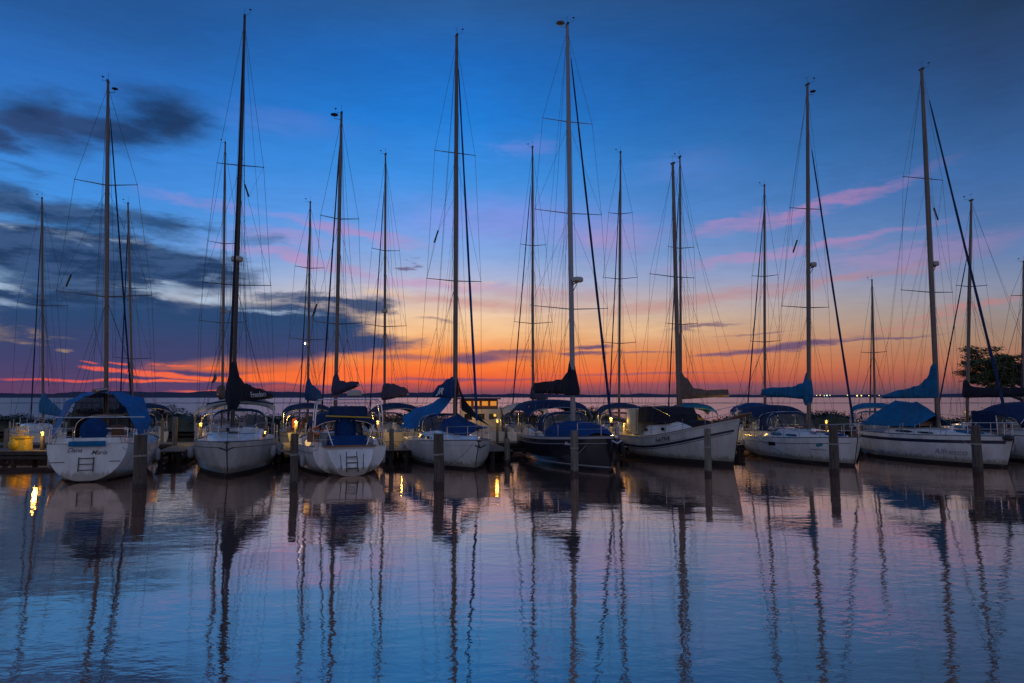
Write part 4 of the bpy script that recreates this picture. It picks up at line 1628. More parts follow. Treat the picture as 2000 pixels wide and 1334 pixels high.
# ---- B: bow towards us, black sail cover
def boat_black_cover():
    root, L = make_root((-12.15, 29.5), (-15.2, 39.0), 'white sailboat pointing straight at us, black sail cover lettered Freedom')
    H = Hull(L, 1.92, 1.30, 1.30, 1.50, tw=.8, trake=-.3, brake=.75, zk0=.02, full=.45, bowe=1.0, tm=.40, bowp=2.6, bowpe=.8)
    hull_parts(H, root, GELD, boot=ANTI, cove=BLACKP, coves=(.22, .245), bootz=(-.1, .14))
    cabin(H, root, .32, .86, .72, .52, front=.6)
    rails(H, root)
    R = rig(H, root, dict(base=(455, 34.2), top=(478, 33), spr=[(323, 1.12), (557, 1.62)], furl=.06, furlmat=BLACKC, mat=ALUD, r=.105, radar=(508, 0, .28, .30), refl=(482, 372, 4)))
    boom_cover(root, R, 783, (532, 776, 37.8), [(0, 2.0), (.1, 1.25), (.25, .85), (.6, .55), (1, .22)], BLACKC, w0=.20, text=('Freedom', .40, .30, .12, WHITEP, .2), boomm=ALUL)
    # cover front wraps the mast
    mb = MB()
    a = lerp(R['foot'], R['top'], R['at'](800)); b = lerp(R['foot'], R['top'], R['at'](705))
    n = 8
    mb.tube([lerp(a, b, i / n) + Vector((-.06, 0, 0)) for i in range(n + 1)], [.16, .33, .40, .40, .36, .30, .22, .15, .11], 10)
    mb.build('mast_boot_cover', BLACKC, root)
    dodger(root, -L * .16, L * .0, 1.35, 1.7, 2.75, NAVYC)
    bimini(root, -L * .44, -L * .17, 1.62, 3.05, 1.5, CANVASW, camber=.20)
    # edge binding on canopy
    mb = MB()
    mb.tube([(-L * .165, 1.62 * k, 3.02 + .2 * (1 - k * k)) for k in [i / 8 - 1 for i in range(17)]], .045, 6)
    mb.build('canopy_edge', NAVYC, root)
    # furler drum, anchor on bow roller, hand rails
    mb = MB()
    mb.box((L * .5 + .60, 0, 1.50), (.5, .16, .07))
    mb.tube([(L * .5 + .95, -.28, 1.30), (L * .5 + .92, 0, 1.18), (L * .5 + .95, .28, 1.30)], .035, 6)
    mb.tube([(L * .5 + .92, 0, 1.18), (L * .5 + .5, 0, 1.50)], .03, 6)
    mb.build('anchor', ALUD, root)
    for sd in (-1, 1):
        mb = MB()
        mb.tube([(-.2, sd * .9, 1.98), (0.0, sd * .9, 2.04), (1.6, sd * .78, 1.98), (1.8, sd * .76, 1.90)], .016, 5)
        mb.build('grab_rail', STEEL, root)
    for t, sd in ((.62, -1), (.42, -1), (.55, 1), (.35, 1), (.72, 1)):
        fender(root, H, t, sd, .55, .15, .55)
    mb = MB()
    for k in range(5):
        mb.ell((L * .1 + .5 * k, -.6 + .3 * sin(k * 3), 1.85), (.22, .13, .07), 8, 5)
    mb.build('coiled_line', ROPE, root)
    side_text(H, root, 'Carina', .20, L * .14, .85, 1, mat('faded_lettering', (.22, .22, .24), .5), .3)


boat_black_cover()


# ---- C: stern towards us with arch
def boat_arch():
    root, L = make_root((-10.9, 39.4), (-7.15, 30.4), 'white sailboat seen from astern with a tubular arch, sugar scoop steps and blue dinghy cover')
    H = Hull(L, 1.95, 1.22, 1.18, 1.40, tw=.82, trake=-.0, brake=.8, zk0=.0, full=.5, tm=.42)
    H.fulls = .62
    hull_parts(H, root, GEL, boot=ANTI, cove=NAVYB, coves=(.26, .285), bootz=(-.1, .10))
    cabin(H, root, .38, .84, .64, .42)
    coaming(H, root, .06, .38, .30)
    rails(H, root, t0=.05)
    # sugar-scoop stern: narrow rounded step section projecting aft
    mb = MB()
    rows = []
    for (x, w, z0, z1) in ((-L / 2 + .02, 1.05, -.2, 1.16), (-L / 2 - .25, .98, -.14, 1.0), (-L / 2 - .5, .86, -.06, .62), (-L / 2 - .72, .66, .0, .36)):
        r = []
        for j in range(13):
            a = -pi / 2 + pi * j / 12
            r.append((x, w * sin(a) * (abs(sin(a)) ** -.25 if abs(sin(a)) > .01 else 1), z1 - (z1 - z0) * max(0, cos(a)) ** .7))
        rows.append(r)
    mb.grid(rows)
    mb.fan(rows[-1])
    mb.grid([[r[0] for r in rows], [r[-1] for r in rows]])
    mb.build('scoop_stern', GEL, root, ang=50)
    mb = MB()
    for k, (z, x, w) in enumerate(((.34, -L / 2 - .77, .42), (.56, -L / 2 - .58, .42), (.80, -L / 2 - .48, .42))):
        mb.box((x, 0, z), (.07, .46, .035))
    for s in (-1, 1):
        mb.tube([(-L / 2 - .80, s * .24, .18), (-L / 2 - .42, s * .22, 1.02)], .02, 5)
    mb.build('ladder', ALUD, root)
    for sd in (-1, 1):
        mb = MB(); mb.tube([(-L / 2 - .56, sd * .50, .92), (-L / 2 - .76, sd * .46, .30)], .016, 5); mb.build('scoop_handrail', ALUD, root)
    mb = MB(); mb.bbox((-L / 2 - .05, 0, 1.24), (.16, 2.3, .07), .02); mb.build('boarding_rail', TEAK, root)
    R = rig(H, root, dict(base=(655, 35.6), top=(667, 222), spr=[(428, .98), (633, 1.25)], furl=.055, furlmat=NAVYC, mat=ALU, r=.10, disc=(1, -.12, .21), refl=(615, 606, -4)))
    boom_cover(root, R, 770, (700, 752, 32.5), [(0, 1.15), (.18, .6), (.6, .35), (1, .18)], PURPC, w0=.16)
    # arch
    mb = MB()
    for xx in (-L * .47, -L * .40):
        mb.tube([(xx, 1.50, 1.1), (xx - .05, 1.48, 2.5), (xx, 1.40, 3.15), (xx, 1.22, 3.28), (xx, -1.22, 3.28), (xx, -1.40, 3.15), (xx - .05, -1.48, 2.5), (xx, -1.50, 1.1)], .03, 6)
    for yy in (-1.3, -.6, .0, .6, 1.3):
        mb.tube([(-L * .47, yy, 3.28), (-L * .40, yy, 3.28)], .02, 5)
    mb.tube([(-L * .47, 1.5, 2.0), (-L * .40, 1.5, 2.35)], .018, 5)
    mb.tube([(-L * .47, -1.5, 2.0), (-L * .40, -1.5, 2.35)], .018, 5)
    mb.build('stern_arch', STEEL, root)
    mb = MB(); mb.lathe((-L * .44, -.25, 3.42), [(.28, 0), (.33, .04), (.33, .20), (.26, .27), (.05, .30)], 16); mb.build('radome', RADOME, root)
    mb = MB(); mb.bbox((-L * .43, 0, 2.78), (.5, 1.7, .40), .12); mb.build('rolled_awning', NAVYC, root)
    mb = MB(); mb.tube([(-L * .455, 1.0, 2.55), (-L * .455, -1.0, 2.46)], .035, 6); mb.build('awning_batten', YELB, root)
    bimini(root, -L * .36, -L * .14, 1.5, 2.42, 1.3, NAVYC, camber=.25, droop=.3)
    dodger(root, -L * .12, L * .02, 1.25, 1.5, 2.35, NAVYC)
    # blue helm cover and seat covers
    mb = MB(); mb.bbox((-L * .36, .0, 1.95), (.28, .95, 1.0), .22); mb.build('helm_cover', BLUED, root)
    mb = MB(); mb.bbox((-L * .42, .0, 1.42), (.5, 1.75, .46), .08); mb.build('seat_cover', BLUED, root)
    for sd in (-1, 1):
        mb = MB(); mb.tube([(-L * .50, sd * .72, 1.2), (-L * .50, sd * 1.05, 2.15)], .028, 5); mb.build('davit_strut', STEEL, root)
    mb = MB(); mb.tube([(-L * .49, 1.42, 1.75), (-L * .49, 1.42 + .28, 1.95), (-L * .49, 1.42, 2.1), (-L * .49, 1.15, 1.95), (-L * .49, 1.42, 1.75)], .05, 6); mb.build('horseshoe_buoy', ORANGE, root)
    mb = MB(); mb.bbox((-L * .47, 1.55, 1.65), (.25, .5, .42), .08); mb.build('grill', TEAK, root)
    mb = MB(); mb.ell((-L * .46, 1.75, 1.40), (.13, .13, .15), 10, 6); mb.build('cowl_lamp', mat('cowl_lamp_glow', (.8, .6, .3), .5, emit=(1, .6, .22), estr=.7), root)
    for t, sd in ((.16, 1), (.32, 1), (.2, -1)):
        fender(root, H, t, sd, .65)


boat_arch()


# ---- D: blue tarpaulins
def boat_tarps():
    root, L = make_root((-1.75, 32.2), (-4.95, 40.6), 'white sailboat draped in several blue tarpaulins, JR monogram near its bow')
    H = Hull(L, 1.95, 1.12, 1.12, 1.40, tw=.8, trake=-.2, brake=.7, zk0=.02, full=.45, bowe=1.0, tm=.42, bowp=2.5, bowpe=.82)
    hull_parts(H, root, GEL, boot=ANTI, cove=GELG, coves=(.20, .22), bootz=(-.1, .12))
    cabin(H, root, .30, .84, .7, .46, front=.6)
    rails(H, root)
    R = rig(H, root, dict(base=(889, 36.4), top=(892, 70), spr=[(299, 1.15), (549, 1.52)], furl=.065, furlmat=BLUED, mat=ALU, r=.125, refl=(852, 462, -4)))
    inv = R['inv']
    # sail cover swung out to the left of the mast
    boom_cover(root, R, 775, (845, 773, 37.5), [(0, 1.15), (.3, .95), (.7, .6), (1, .2)], BLUED, w0=.17, text=('JR', .48, .66, .12, WHITEP, .25), jacks=True)

    # large awning sloping down to the left over the cockpit
    tarp(root, inv, 'awning', [[(884, 762, 37.6), (855, 779, 38.0), (822, 801, 38.4), (781, 832, 38.6)],
                               [(886, 772, 36.6), (866, 799, 36.8), (840, 824, 37.0), (804, 838, 37.6)]], BLUE)
    tarp(root, inv, 'awning_flap', [[(842, 788, 39.6), (812, 796, 39.8), (786, 812, 39.8)], [(852, 786, 38.0), (822, 806, 38.4), (788, 829, 38.6)]], BLUE)
    # dark side of the tent to the right of the mast
    tarp(root, inv, 'tent_side', [[(893, 732, 36.6), (901, 775, 36.5), (902, 800, 36.4)], [(897, 768, 36.0), (925, 802, 35.5), (956, 831, 34.6)]], BLACKC)
    # foredeck tarpaulin
    tarp(root, inv, 'foredeck_tarpaulin', [[(836, 846, 37.8), (868, 818, 36.8), (893, 806, 36.4), (925, 826, 36.6), (952, 834, 36.4)],
                                [(848, 848, 36.3), (878, 835, 35.2), (897, 832, 34.8), (915, 838, 34.9), (936, 836, 35.2)],
                                [(890, 850, 34.8), (898, 852, 34.3), (903, 854, 34.1), (908, 851, 34.2), (916, 846, 34.5)]], BLUED)
    dodger(root, -L * .17, -L * .02, 1.25, 1.5, 2.45, NAVYC)
    mb = MB(); mb.bbox((-L * .30, 0, 1.75), (.9, 1.3, .5), .1); mb.build('cockpit_cushions', BLACKC, root)
    mb = MB()
    mb.box((L * .5 + .5, 0, 1.38), (.5, .16, .07))
    mb.tube([(L * .5 + .85, -.25, 1.2), (L * .5 + .82, 0, 1.08), (L * .5 + .85, .25, 1.2)], .035, 6)
    mb.tube([(L * .5 + .82, 0, 1.08), (L * .5 + .45, 0, 1.4)], .03, 6)
    mb.build('anchor', ALUD, root)
    side_text(H, root, 'JR', .62, L * .27, .50, -1, mat('dark_blue_lettering', (.02, .03, .08), .5), .3, name='monogram')
    for t, sd in ((.12, -1), (.24, -1)):
        fender(root, H, t, sd, .62, .14, .62)
    for k, (t, sd) in enumerate(((.06, -1), (.1, 1))):
        p = H.edge(t, sd, .3, .1)
        mb = MB(); mb.lathe(tuple(p), [(.1, 0), (.13, .1), (.12, .45), (.05, .5)], 10); mb.build('jerry_can', FEND, root)


boat_tarps()


# ---- E: dark navy hull
def boat_navy():
    root, L = make_root((4.45, 31.6), (1.65, 40.6), 'sailboat with a dark navy hull, black stacked sail cover and deep blue bimini, tallest mast')
    H = Hull(L, 1.95, 1.30, 1.32, 1.62, tw=.78, trake=-.25, brake=.6, zk0=.02, full=.45, bowe=.9, tm=.42, bowp=2.6, bowpe=.8)
    band = hull_parts(H, root, NAVY, boot=GELG, cove=GELG, coves=(.30, .325), bootz=(.16, .22), rail=GELG)
    cabin(H, root, .34, .82, .66, .42)
    rails(H, root)
    coaming(H, root, .03, .34)
    R = rig(H, root, dict(base=(1119, 36.0), top=(1108, 48), spr=[(238, 1.45), (417, 1.93), (604, 2.2)], furl=.065, furlmat=NAVYC, mat=ALUL, r=.135, disc=(-1, .02, .25), discdark=False, radar=(548, .22, .38, .30), sweep=.1, hal=4))
    boom_cover(root, R, 768, (1042, 765, 38.5), [(0, 1.55), (.10, 1.1), (.28, .72), (.6, .6), (1, .5)], BLACKC, w0=.19, boomm=GELG, seed=5,
               text=('~ ~', .3, .45, .2, WHITEP, 0) if False else None)
    mb = MB()
    a = lerp(R['foot'], R['top'], R['at'](772)); b = lerp(R['foot'], R['top'], R['at'](702))
    mb.tube([lerp(a, b, i / 8) + Vector((-.08, 0, 0)) for i in range(9)], [.40, .42, .38, .33, .29, .24, .2, .16, .1], 10)
    mb.build('mast_boot_cover', BLACKC, root)
    bimini(root, -L * .50, -L * .14, 1.9, 2.95, 1.4, NAVYC, camber=.22, droop=.30)
    dodger(root, -L * .13, L * .02, 1.35, 1.6, 2.55, NAVYC)
    # deep-blue inflatable cover over the coachroof
    mb = MB()
    rows = []
    for i in range(15):
        u = i / 14
        x = lerp(-L * .18, L * .38, u)
        w = 1.5 * (sin(pi * (.06 + .88 * u)) ** .45)
        h = .78 * (sin(pi * (.05 + .9 * u)) ** .5)
        rows.append([(x, w * cos(a_), H.zd(.5) + .02 + h * abs(sin(a_)) ** .8 * (1 + .05 * sin(a_ * 5 + u * 11))) for a_ in [pi * k / 12 for k in range(13)]])
    mb.grid(rows)
    mb.build('deck_cover', BLUED, root)
    side_text(H, root, 'Morning', .24, L * .30, 1.10, -1, WHITEP, .3)
    mb = MB()
    mb.box((L * .5 + .5, 0, 1.62), (.5, .16, .07))
    mb.tube([(L * .5 + .85, -.25, 1.45), (L * .5 + .82, 0, 1.33), (L * .5 + .85, .25, 1.45)], .035, 6)
    mb.build('anchor', STEEL, root)
    for yy in (-1.7, 1.7):
        for xx in (-L * .2,):
            mb = MB(); mb.tube([(xx, yy, 1.35), (xx + .1, yy * .98, 2.9)], .022, 5); mb.build('bimini_brace', STEEL, root)
    fender(root, H, .88, 1, .6, .13, .6, FENDB)
    fender(root, H, .75, 1, .6, .13, .6, FENDB)


boat_navy()


# ---- F: clipper bow
def boat_clipper():
    root, L = make_root((10.9, 34.0), (7.3, 41.4), 'white sailboat with a sweeping clipper bow and black wheelhouse screens, NATIVE on its side')
    H = Hull(L, 1.75, 1.12, 1.22, 2.35, tw=.62, trake=.35, brake=.55, zk0=.02, full=.5, bowe=1.15, tm=.45)
    band = hull_parts(H, root, GELD, boot=ANTI, cove=NAVYB, coves=(.50, .62), bootz=(-.1, .22), toe=TEAK)
    band(lambda t: H.zd(t) - .70, lambda t: H.zd(t) - .67, .007, 'pin_stripe', NAVYB, 0, .98)
    band(lambda t: H.zd(t) - .10, lambda t: H.zd(t) - .03, .03, 'cap_rail', GELG, 0, .99)
    cabin(H, root, .28, .74, .60, .66, front=.35, win=False)
    # wheelhouse with dark wrap-round covers
    mb = MB()
    mb.bbox((-L * .34, 0, 2.0), (1.0, 2.2, 1.45), .10)
    mb.build('wheelhouse', CREAM, root)
    mb = MB()
    rows = []
    for (x, w, z0, z1) in ((-L * .25, 1.14, 1.98, 2.82), (-L * .12, 1.15, 1.98, 2.84), (.02 * L, 1.1, 1.98, 2.80), (.06 * L, 1.0, 2.0, 2.4)):
        rows.append([(x, -w, z0), (x, -w * .97, z1 - .1), (x, -w * .88, z1), (x, 0, z1 + .05), (x, w * .88, z1), (x, w * .97, z1 - .1), (x, w, z0)])
    mb.grid(rows, flip=True)
    mb.fan(rows[0]); mb.fan(rows[-1], True)
    mb.build('screen_cover', BLACKC, root, ang=30)
    mb = MB()
    for r in ([(-L * .26, -1.2, 1.5), (-L * .26, -1.22, 2.85), (-L * .26, 0, 2.96), (-L * .26, 1.22, 2.85), (-L * .26, 1.2, 1.5)],
              [(.08 * L, -1.05, 2.4), (-.1 * L, -1.15, 2.88), (-L * .26, -1.2, 2.86)]):
        mb.tube(r, .02, 5)
    mb.build('screen_frame', STEEL, root)
    R = rig(H, root, dict(base=(1326, 38.6), top=(1314, 320), spr=[(541, 1.58)], furl=0, mat=ALU, r=.125, fstay=.97, hal=4, bowpt=Vector((L * .5 + 1.1, 0, 2.62))))
    mb = MB()
    mb.tube([(L * .40, 0, 2.15), (L * .5 + 1.25, 0, 2.62)], [.10, .06], 8)
    mb.build('bowsprit', TEAK, root)
    mb = MB()
    mb.tube([(L * .5 + 1.1, 0, 2.58), (L * .5 + .02, 0, .35)], .010, 4)
    mb.build('bobstay', WIRE, root)
    mb = MB()
    mb.bbox((L * .1, 0, 2.0), (2.6, 1.15, .32), .12)
    mb.build('skylight_cover', BLACKC, root)
    rails(H, root, .6, mid=True)
    side_text(H, root, 'NATIVE', .30, L * .03, .38, -1, BLACKP, 0, rel=True)
    band(lambda t: H.zd(t) - .45, lambda t: H.zd(t) - .435, .01, 'name_underline', NAVYB, .5, .76)
    for x_ in (-L * .18, L * .0):
        t = H.t_at(x_, 1.0)
        mb = MB()
        y = -min(H.bd(t) - .28, H.B * .60) * .985 - .012
        n = 14
        mb.fan([(x_ + .16 * cos(2 * pi * k / n), y, H.zd(t) + .34 + .10 * sin(2 * pi * k / n)) for k in range(n)])
        mb.build('porthole', GLASSD, root)
    fender(root, H, .10, -1, .55, .14, .62, FENDB)
    fender(root, H, .03, -1, .5, .14, .6, FENDB)
    mb = MB(); mb.bbox((-L * .47, -.6, 1.5), (.35, .5, .7), .08); mb.build('stern_locker', CREAM, root)


boat_clipper()


# ---- G: white hull with a square hull window
def boat_square_window():
    root, L = make_root((16.85, 34.0), (15.35, 42.0), 'white sailboat with one square dark hull window, blue sail cover and navy spray hood')
    H = Hull(L, 1.85, 1.10, 1.15, 1.42, tw=.82, trake=-.3, brake=.35, zk0=.02, full=.42, bowe=.85, tm=.42, bowp=2.8, bowpe=.78)
    band = hull_parts(H, root, GEL, boot=ANTI, cove=NAVYB, coves=(.27, .295), bootz=(-.1, .13))
    cf = cabin(H, root, .26, .88, .72, .48, front=.7, back=.05)
    rails(H, root, t0=.05)
    R = rig(H, root, dict(base=(1580, 37.6), top=(1577, 166), spr=[(408, .98), (601, 1.45)], fstay=.86, furl=.06, furlmat=NAVYC, mat=ALU, r=.115, disc=(1, -.35, .17), radar=(517, .26, .1, .17), refl=(1553, 481, -4), splitback=False))
    boom_cover(root, R, 778, (1486, 770, 39.8), [(0, 1.15), (.15, .78), (.35, .56), (.7, .46), (1, .30)], TEALC, w0=.17, text=('Seas', .34, .72, .02, WHITEP, .3) if False else None)
    mb = MB()
    a = lerp(R['foot'], R['top'], R['at'](792)); b = lerp(R['foot'], R['top'], R['at'](728))
    mb.tube([lerp(a, b, i / 6) + Vector((-.1, 0, 0)) for i in range(7)], [.16, .26, .30, .28, .24, .18, .1], 10)
    mb.build('mast_boot_cover', TEALC, root)
    dodger(root, -L * .26, -L * .05, 1.42, 1.5, 2.5, NAVYC)
    bimini(root, -L * .56, -L * .24, 1.65, 2.62, 1.3, NAVYC, camber=.22, droop=.25)
    # square hull window
    t = H.t_at(L * .02, .8)
    mb = MB()
    rows = []
    for i in range(4):
        xx = lerp(-L * .06, L * .02, i / 3)
        tt = H.t_at(xx, .8)
        rows.append([(xx, -(H.y(tt, z) + .012), z) for z in (.74, .84, .94)])
    mb.grid(rows, flip=True)
    mb.build('hull_window', GLASSD, root)
    for xx in (-L * .10, L * .04, L * .26):
        mb = MB(); mb.bbox((xx, -.75, H.zd(.5) + .40), (.42, .30, .06), .02); mb.build('deck_hatch', GLASSD, root)
    # emblem and faint name
    mb = MB()
    pts = []
    for k in range(14):
        a_ = 2 * pi * k / 14
        rr = .11 * (1 + .35 * sin(2 * a_ + .6))
        pts.append((rr * 1.25 * cos(a_), rr * sin(a_)))
    for (dx, dz) in pts:
        xx, z = L * .37 + dx, .98 + dz
        mb.v.append((xx, -(H.y(H.t_at(xx, z), z) + .014), z))
    mb.f.append(tuple(range(len(pts))))
    mb.build('emblem', TEALP, root, smooth=False)
    side_text(H, root, 'Second Wind', .13, L * .31, .70, -1, mat('grey_lettering', (.2, .2, .26), .5), .3)
    mb = MB(); mb.bbox((L * .33, 0, H.zd(.85) + .12), (.7, .9, .16), .06); mb.build('foredeck_cover', BLUED, root)
    fender(root, H, .03, -1, .5)
    mb = MB(); mb.lathe((-L * .46, -1.3, 1.5), [(.12, 0), (.16, .1), (.15, .4), (.05, .5)], 10); mb.build('outboard_cowl', BLACKP, root)


boat_square_window()


# ---- H: broad navy stripe
def boat_stripe():
    root, L = make_root((23.95, 33.4), (21.9, 41.4), 'white sailboat with a broad navy stripe under its deck and teal tent over its cockpit')
    H = Hull(L, 1.95, 1.42, 1.38, 1.50, tw=.78, trake=-.25, brake=.45, zk0=.02, full=.42, bowe=.85, tm=.42, bowp=2.8, bowpe=.78)
    hull_parts(H, root, GEL, boot=ANTI, cove=NAVYB, coves=(.20, .36), bootz=(-.1, .13))
    cabin(H, root, .24, .88, .68, .38, front=.75, back=.05)
    rails(H, root)
    R = rig(H, root, dict(base=(1831, 37.2), top=(1800, 136), spr=[(349, 1.35), (571, 1.72)], furl=.07, furlmat=NAVYC, mat=ALU, r=.135, radar=(515, .24, .1, .17), refl=(1828, 418, 4)))
    boom_cover(root, R, 775, (1720, 776, 39.0), [(0, 2.2), (.06, 1.75), (.16, 1.0), (.32, .62), (.6, .42), (1, .12)], TEALC, w0=.19, boomm=GELG)
    inv = R['inv']
    # tent over the boom end
    ridge = [inv @ P(1748, 782, 40.6), inv @ P(1782, 786, 39.4), inv @ P(1790, 784, 38.6)]
    nearl = [inv @ P(1682, 828, 40.4), inv @ P(1740, 832, 38.4), inv @ P(1790, 832, 37.0)]
    farl = [q + Vector((0, 0, 0)) for q in nearl]
    farl = [Vector((q.x, -q.y, q.z)) for q in nearl]
    mb = MB()
    rows = []
    for s_ in range(7):
        s = s_ / 6
        r = []
        for side_pts, rg in ((nearl, 0),):
            pass
        k = s * 2
        i = min(1, int(k)); f = k - i
        rg = lerp(ridge[i], ridge[i + 1], f); nl = lerp(nearl[i], nearl[i + 1], f); fl = lerp(farl[i], farl[i + 1], f)
        bag = .10 * sin(pi * s)
        r = [nl, lerp(nl, rg, .35) + Vector((0, 0, .10 - bag)), lerp(nl, rg, .7) + Vector((0, 0, .05)), rg, lerp(fl, rg, .7) + Vector((0, 0, .05)), lerp(fl, rg, .35), fl]
        rows.append(r)
    mb.grid(rows)
    mb.grid([[p + Vector((0, 0, -.025)) for p in r] for r in rows], flip=True)
    mb.fan(rows[0], True)
    fr = rows[-1]
    tip = inv @ P(1826, 812, 36.8)
    for a_, b_ in zip(fr, fr[1:]):
        mb.fan([a_, b_, tip])
    mb.build('cockpit_tent', TEALC, root, ang=30)
    mb = MB(); mb.bbox((L * .30, -.3, H.zd(.8) + .17), (1.0, .8, .12), .05); mb.build('foredeck_cover', TEALC, root)
    mb = MB(); mb.bbox((L * -.02, -.4, 1.95), (.3, .9, .25), .05); mb.build('companionway_board', TEAK, root)
    # rolled canvas round the mast foot
    side_text(H, root, 'Alfresco', .42, L * .19, .50, -1, mat('pale_grey_lettering', (.30, .30, .35), .5), .45)
    for k in range(4):
        mb = MB(); x_ = -L * .1 + k * L * .12
        mb.tube([(x_, -1.5, 1.42), (x_ + .05, -1.4, 1.95)], .02, 5); mb.build('deck_vent', FEND, root)
    mb = MB(); mb.ell((L * .5 + .35, -.25, 1.42), (.3, .2, .14), 10, 6); mb.build('anchor', ALUD, root)


boat_stripe()


# ---- I: dark canvas boat at the right edge
def boat_edge():
    root, L = make_root((28.1, 45.2), (28.4, 35.6), 'boat at the right edge under dark canvas, black sail cover above it')
    root.location.z = 0
    H = Hull(L, 2.0, 1.35, 1.35, 1.6, tw=.82, trake=-.25, brake=.6, zk0=.02, full=.5)
    hull_parts(H, root, GEL, boot=ANTI, cove=None)
    cabin(H, root, .40, .84, .64, .45)
    coaming(H, root, .04, .4)
    rails(H, root)
    R = rig(H, root, dict(base=(1889, 41.8), top=(1897, 392), spr=[(560, .95)], fstay=.80, furl=.05, furlmat=NAVYC, mat=ALU, r=.10))
    boom_cover(root, R, 775, (2045, 770, 37.5), [(0, 1.05), (.06, .62), (.25, .5), (1, .38)], BLACKC, w0=.2, boomm=GELG)
    bimini(root, -L * .48, -L * .12, 1.95, 2.75, 1.4, NAVYC, camber=.3, droop=.35)
    dodger(root, -L * .10, L * .06, 1.5, 1.6, 2.6, NAVYC)
    mb = MB(); mb.grid([[(-L * .30, 1.93, 1.5), (-L * .30, 1.93, 2.6)], [(-L * .1, 1.93, 1.5), (-L * .1, 1.93, 2.6)]]); mb.grid([[(-L * .30, 1.91, 1.5), (-L * .30, 1.91, 2.6)], [(-L * .1, 1.91, 1.5), (-L * .1, 1.91, 2.6)]], flip=True)
    mb.build('side_curtain', NAVYC, root)
    fender(root, H, .1, 1, .6)
    fender(root, H, .2, 1, .6, .15, .5)


boat_edge()


# =================================================================== REAR ROW (beyond the main pier, bows away)
REAR = [
    # px mast, top px, top py, Y mast, stern px, bow px, spreaders, canopy, cover, label
    dict(base=84, top=(82, 388), Y=47.5, stern=100, bow=62, spr=[(597, 1.45)], cover=(TEALC, (119, 812), [(0, 1.4), (.25, 1.0), (.6, .7), (1, .35)]), boompy=806, can=None, hull=GELD,
         label='grey sailboat left of the tent boat, its sloping sail cover dark teal'),
    dict(base=259, top=(250, 398), Y=48.5, stern=300, bow=236, spr=[(563, 1.05), (701, 1.2)], cover=None, can=(NAVYC,), hull=GELD, label='sailboat hidden behind the tent boat, showing only its slim mast'),
    dict(base=434, top=(440, 280), Y=46.5, stern=420, bow=436, spr=[(476, 1.0), (631, 1.5)], cover=(GREYC, (425, 770), [(0, 1.1), (.3, .8), (1, .5)]), can=(CANVASW,), hull=GEL, radar=(607, 0, .2, .2),
         label='sailboat hidden behind the black sail cover boat, small radome on its mast'),
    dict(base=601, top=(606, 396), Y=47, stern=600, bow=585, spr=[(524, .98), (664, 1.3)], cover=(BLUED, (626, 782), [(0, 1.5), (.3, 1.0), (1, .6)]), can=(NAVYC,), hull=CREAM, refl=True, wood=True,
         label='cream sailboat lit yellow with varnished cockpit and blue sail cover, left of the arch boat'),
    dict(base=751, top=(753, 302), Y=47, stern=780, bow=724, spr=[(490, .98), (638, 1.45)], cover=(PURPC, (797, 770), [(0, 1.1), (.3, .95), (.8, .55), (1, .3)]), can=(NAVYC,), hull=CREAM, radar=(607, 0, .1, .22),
         label='sailboat with slate sail cover and two dark canopies between the arch boat and the tarpaulins'),
    dict(base=1041, top=(1040, 288), Y=47.5, stern=1030, bow=1000, spr=[(480, .9), (632, 1.35)], cover=(PURPC, (1068, 780), [(0, .9), (1, .3)]), can=(CANVASW,), hull=GEL,
         label='sailboat behind the dark hull, mast left of the tallest mast'),
    dict(base=1209, top=(1212, 298), Y=47, stern=1225, bow=1190, spr=[(418, .82), (545, 1.18), (671, 1.1)], cover=None, can=(NAVYC,), hull=GEL,
         label='sailboat with a long navy canopy between the dark hull and the clipper bow'),
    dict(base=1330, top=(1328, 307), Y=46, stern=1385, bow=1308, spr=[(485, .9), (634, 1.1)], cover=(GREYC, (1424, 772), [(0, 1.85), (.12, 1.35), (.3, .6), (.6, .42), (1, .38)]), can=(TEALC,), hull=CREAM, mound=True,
         label='sailboat behind the clipper bow with a grey sail cover and mustard deck cover'),
    dict(base=1494, top=(1493, 363), Y=47, stern=1500, bow=1458, spr=[(540, .85), (668, .95)], cover=None, can=(BLUED,), hull=GELD,
         label='sailboat behind the square window hull, steep dark forestay'),
    dict(base=1709, top=(1703, 548), Y=52, stern=1700, bow=1698, spr=[(689, .85)], cover=None, can=(TEALC,), hull=TEAK,
         label='small brown sailboat with the shortest mast and a teal bimini'),
    dict(base=2001, top=(1999, 512), Y=48, stern=2010, bow=1990, spr=[(577, .7)], cover=None, can=None, hull=GEL, label='sailboat at the right photo edge, only its mast showing'),
]


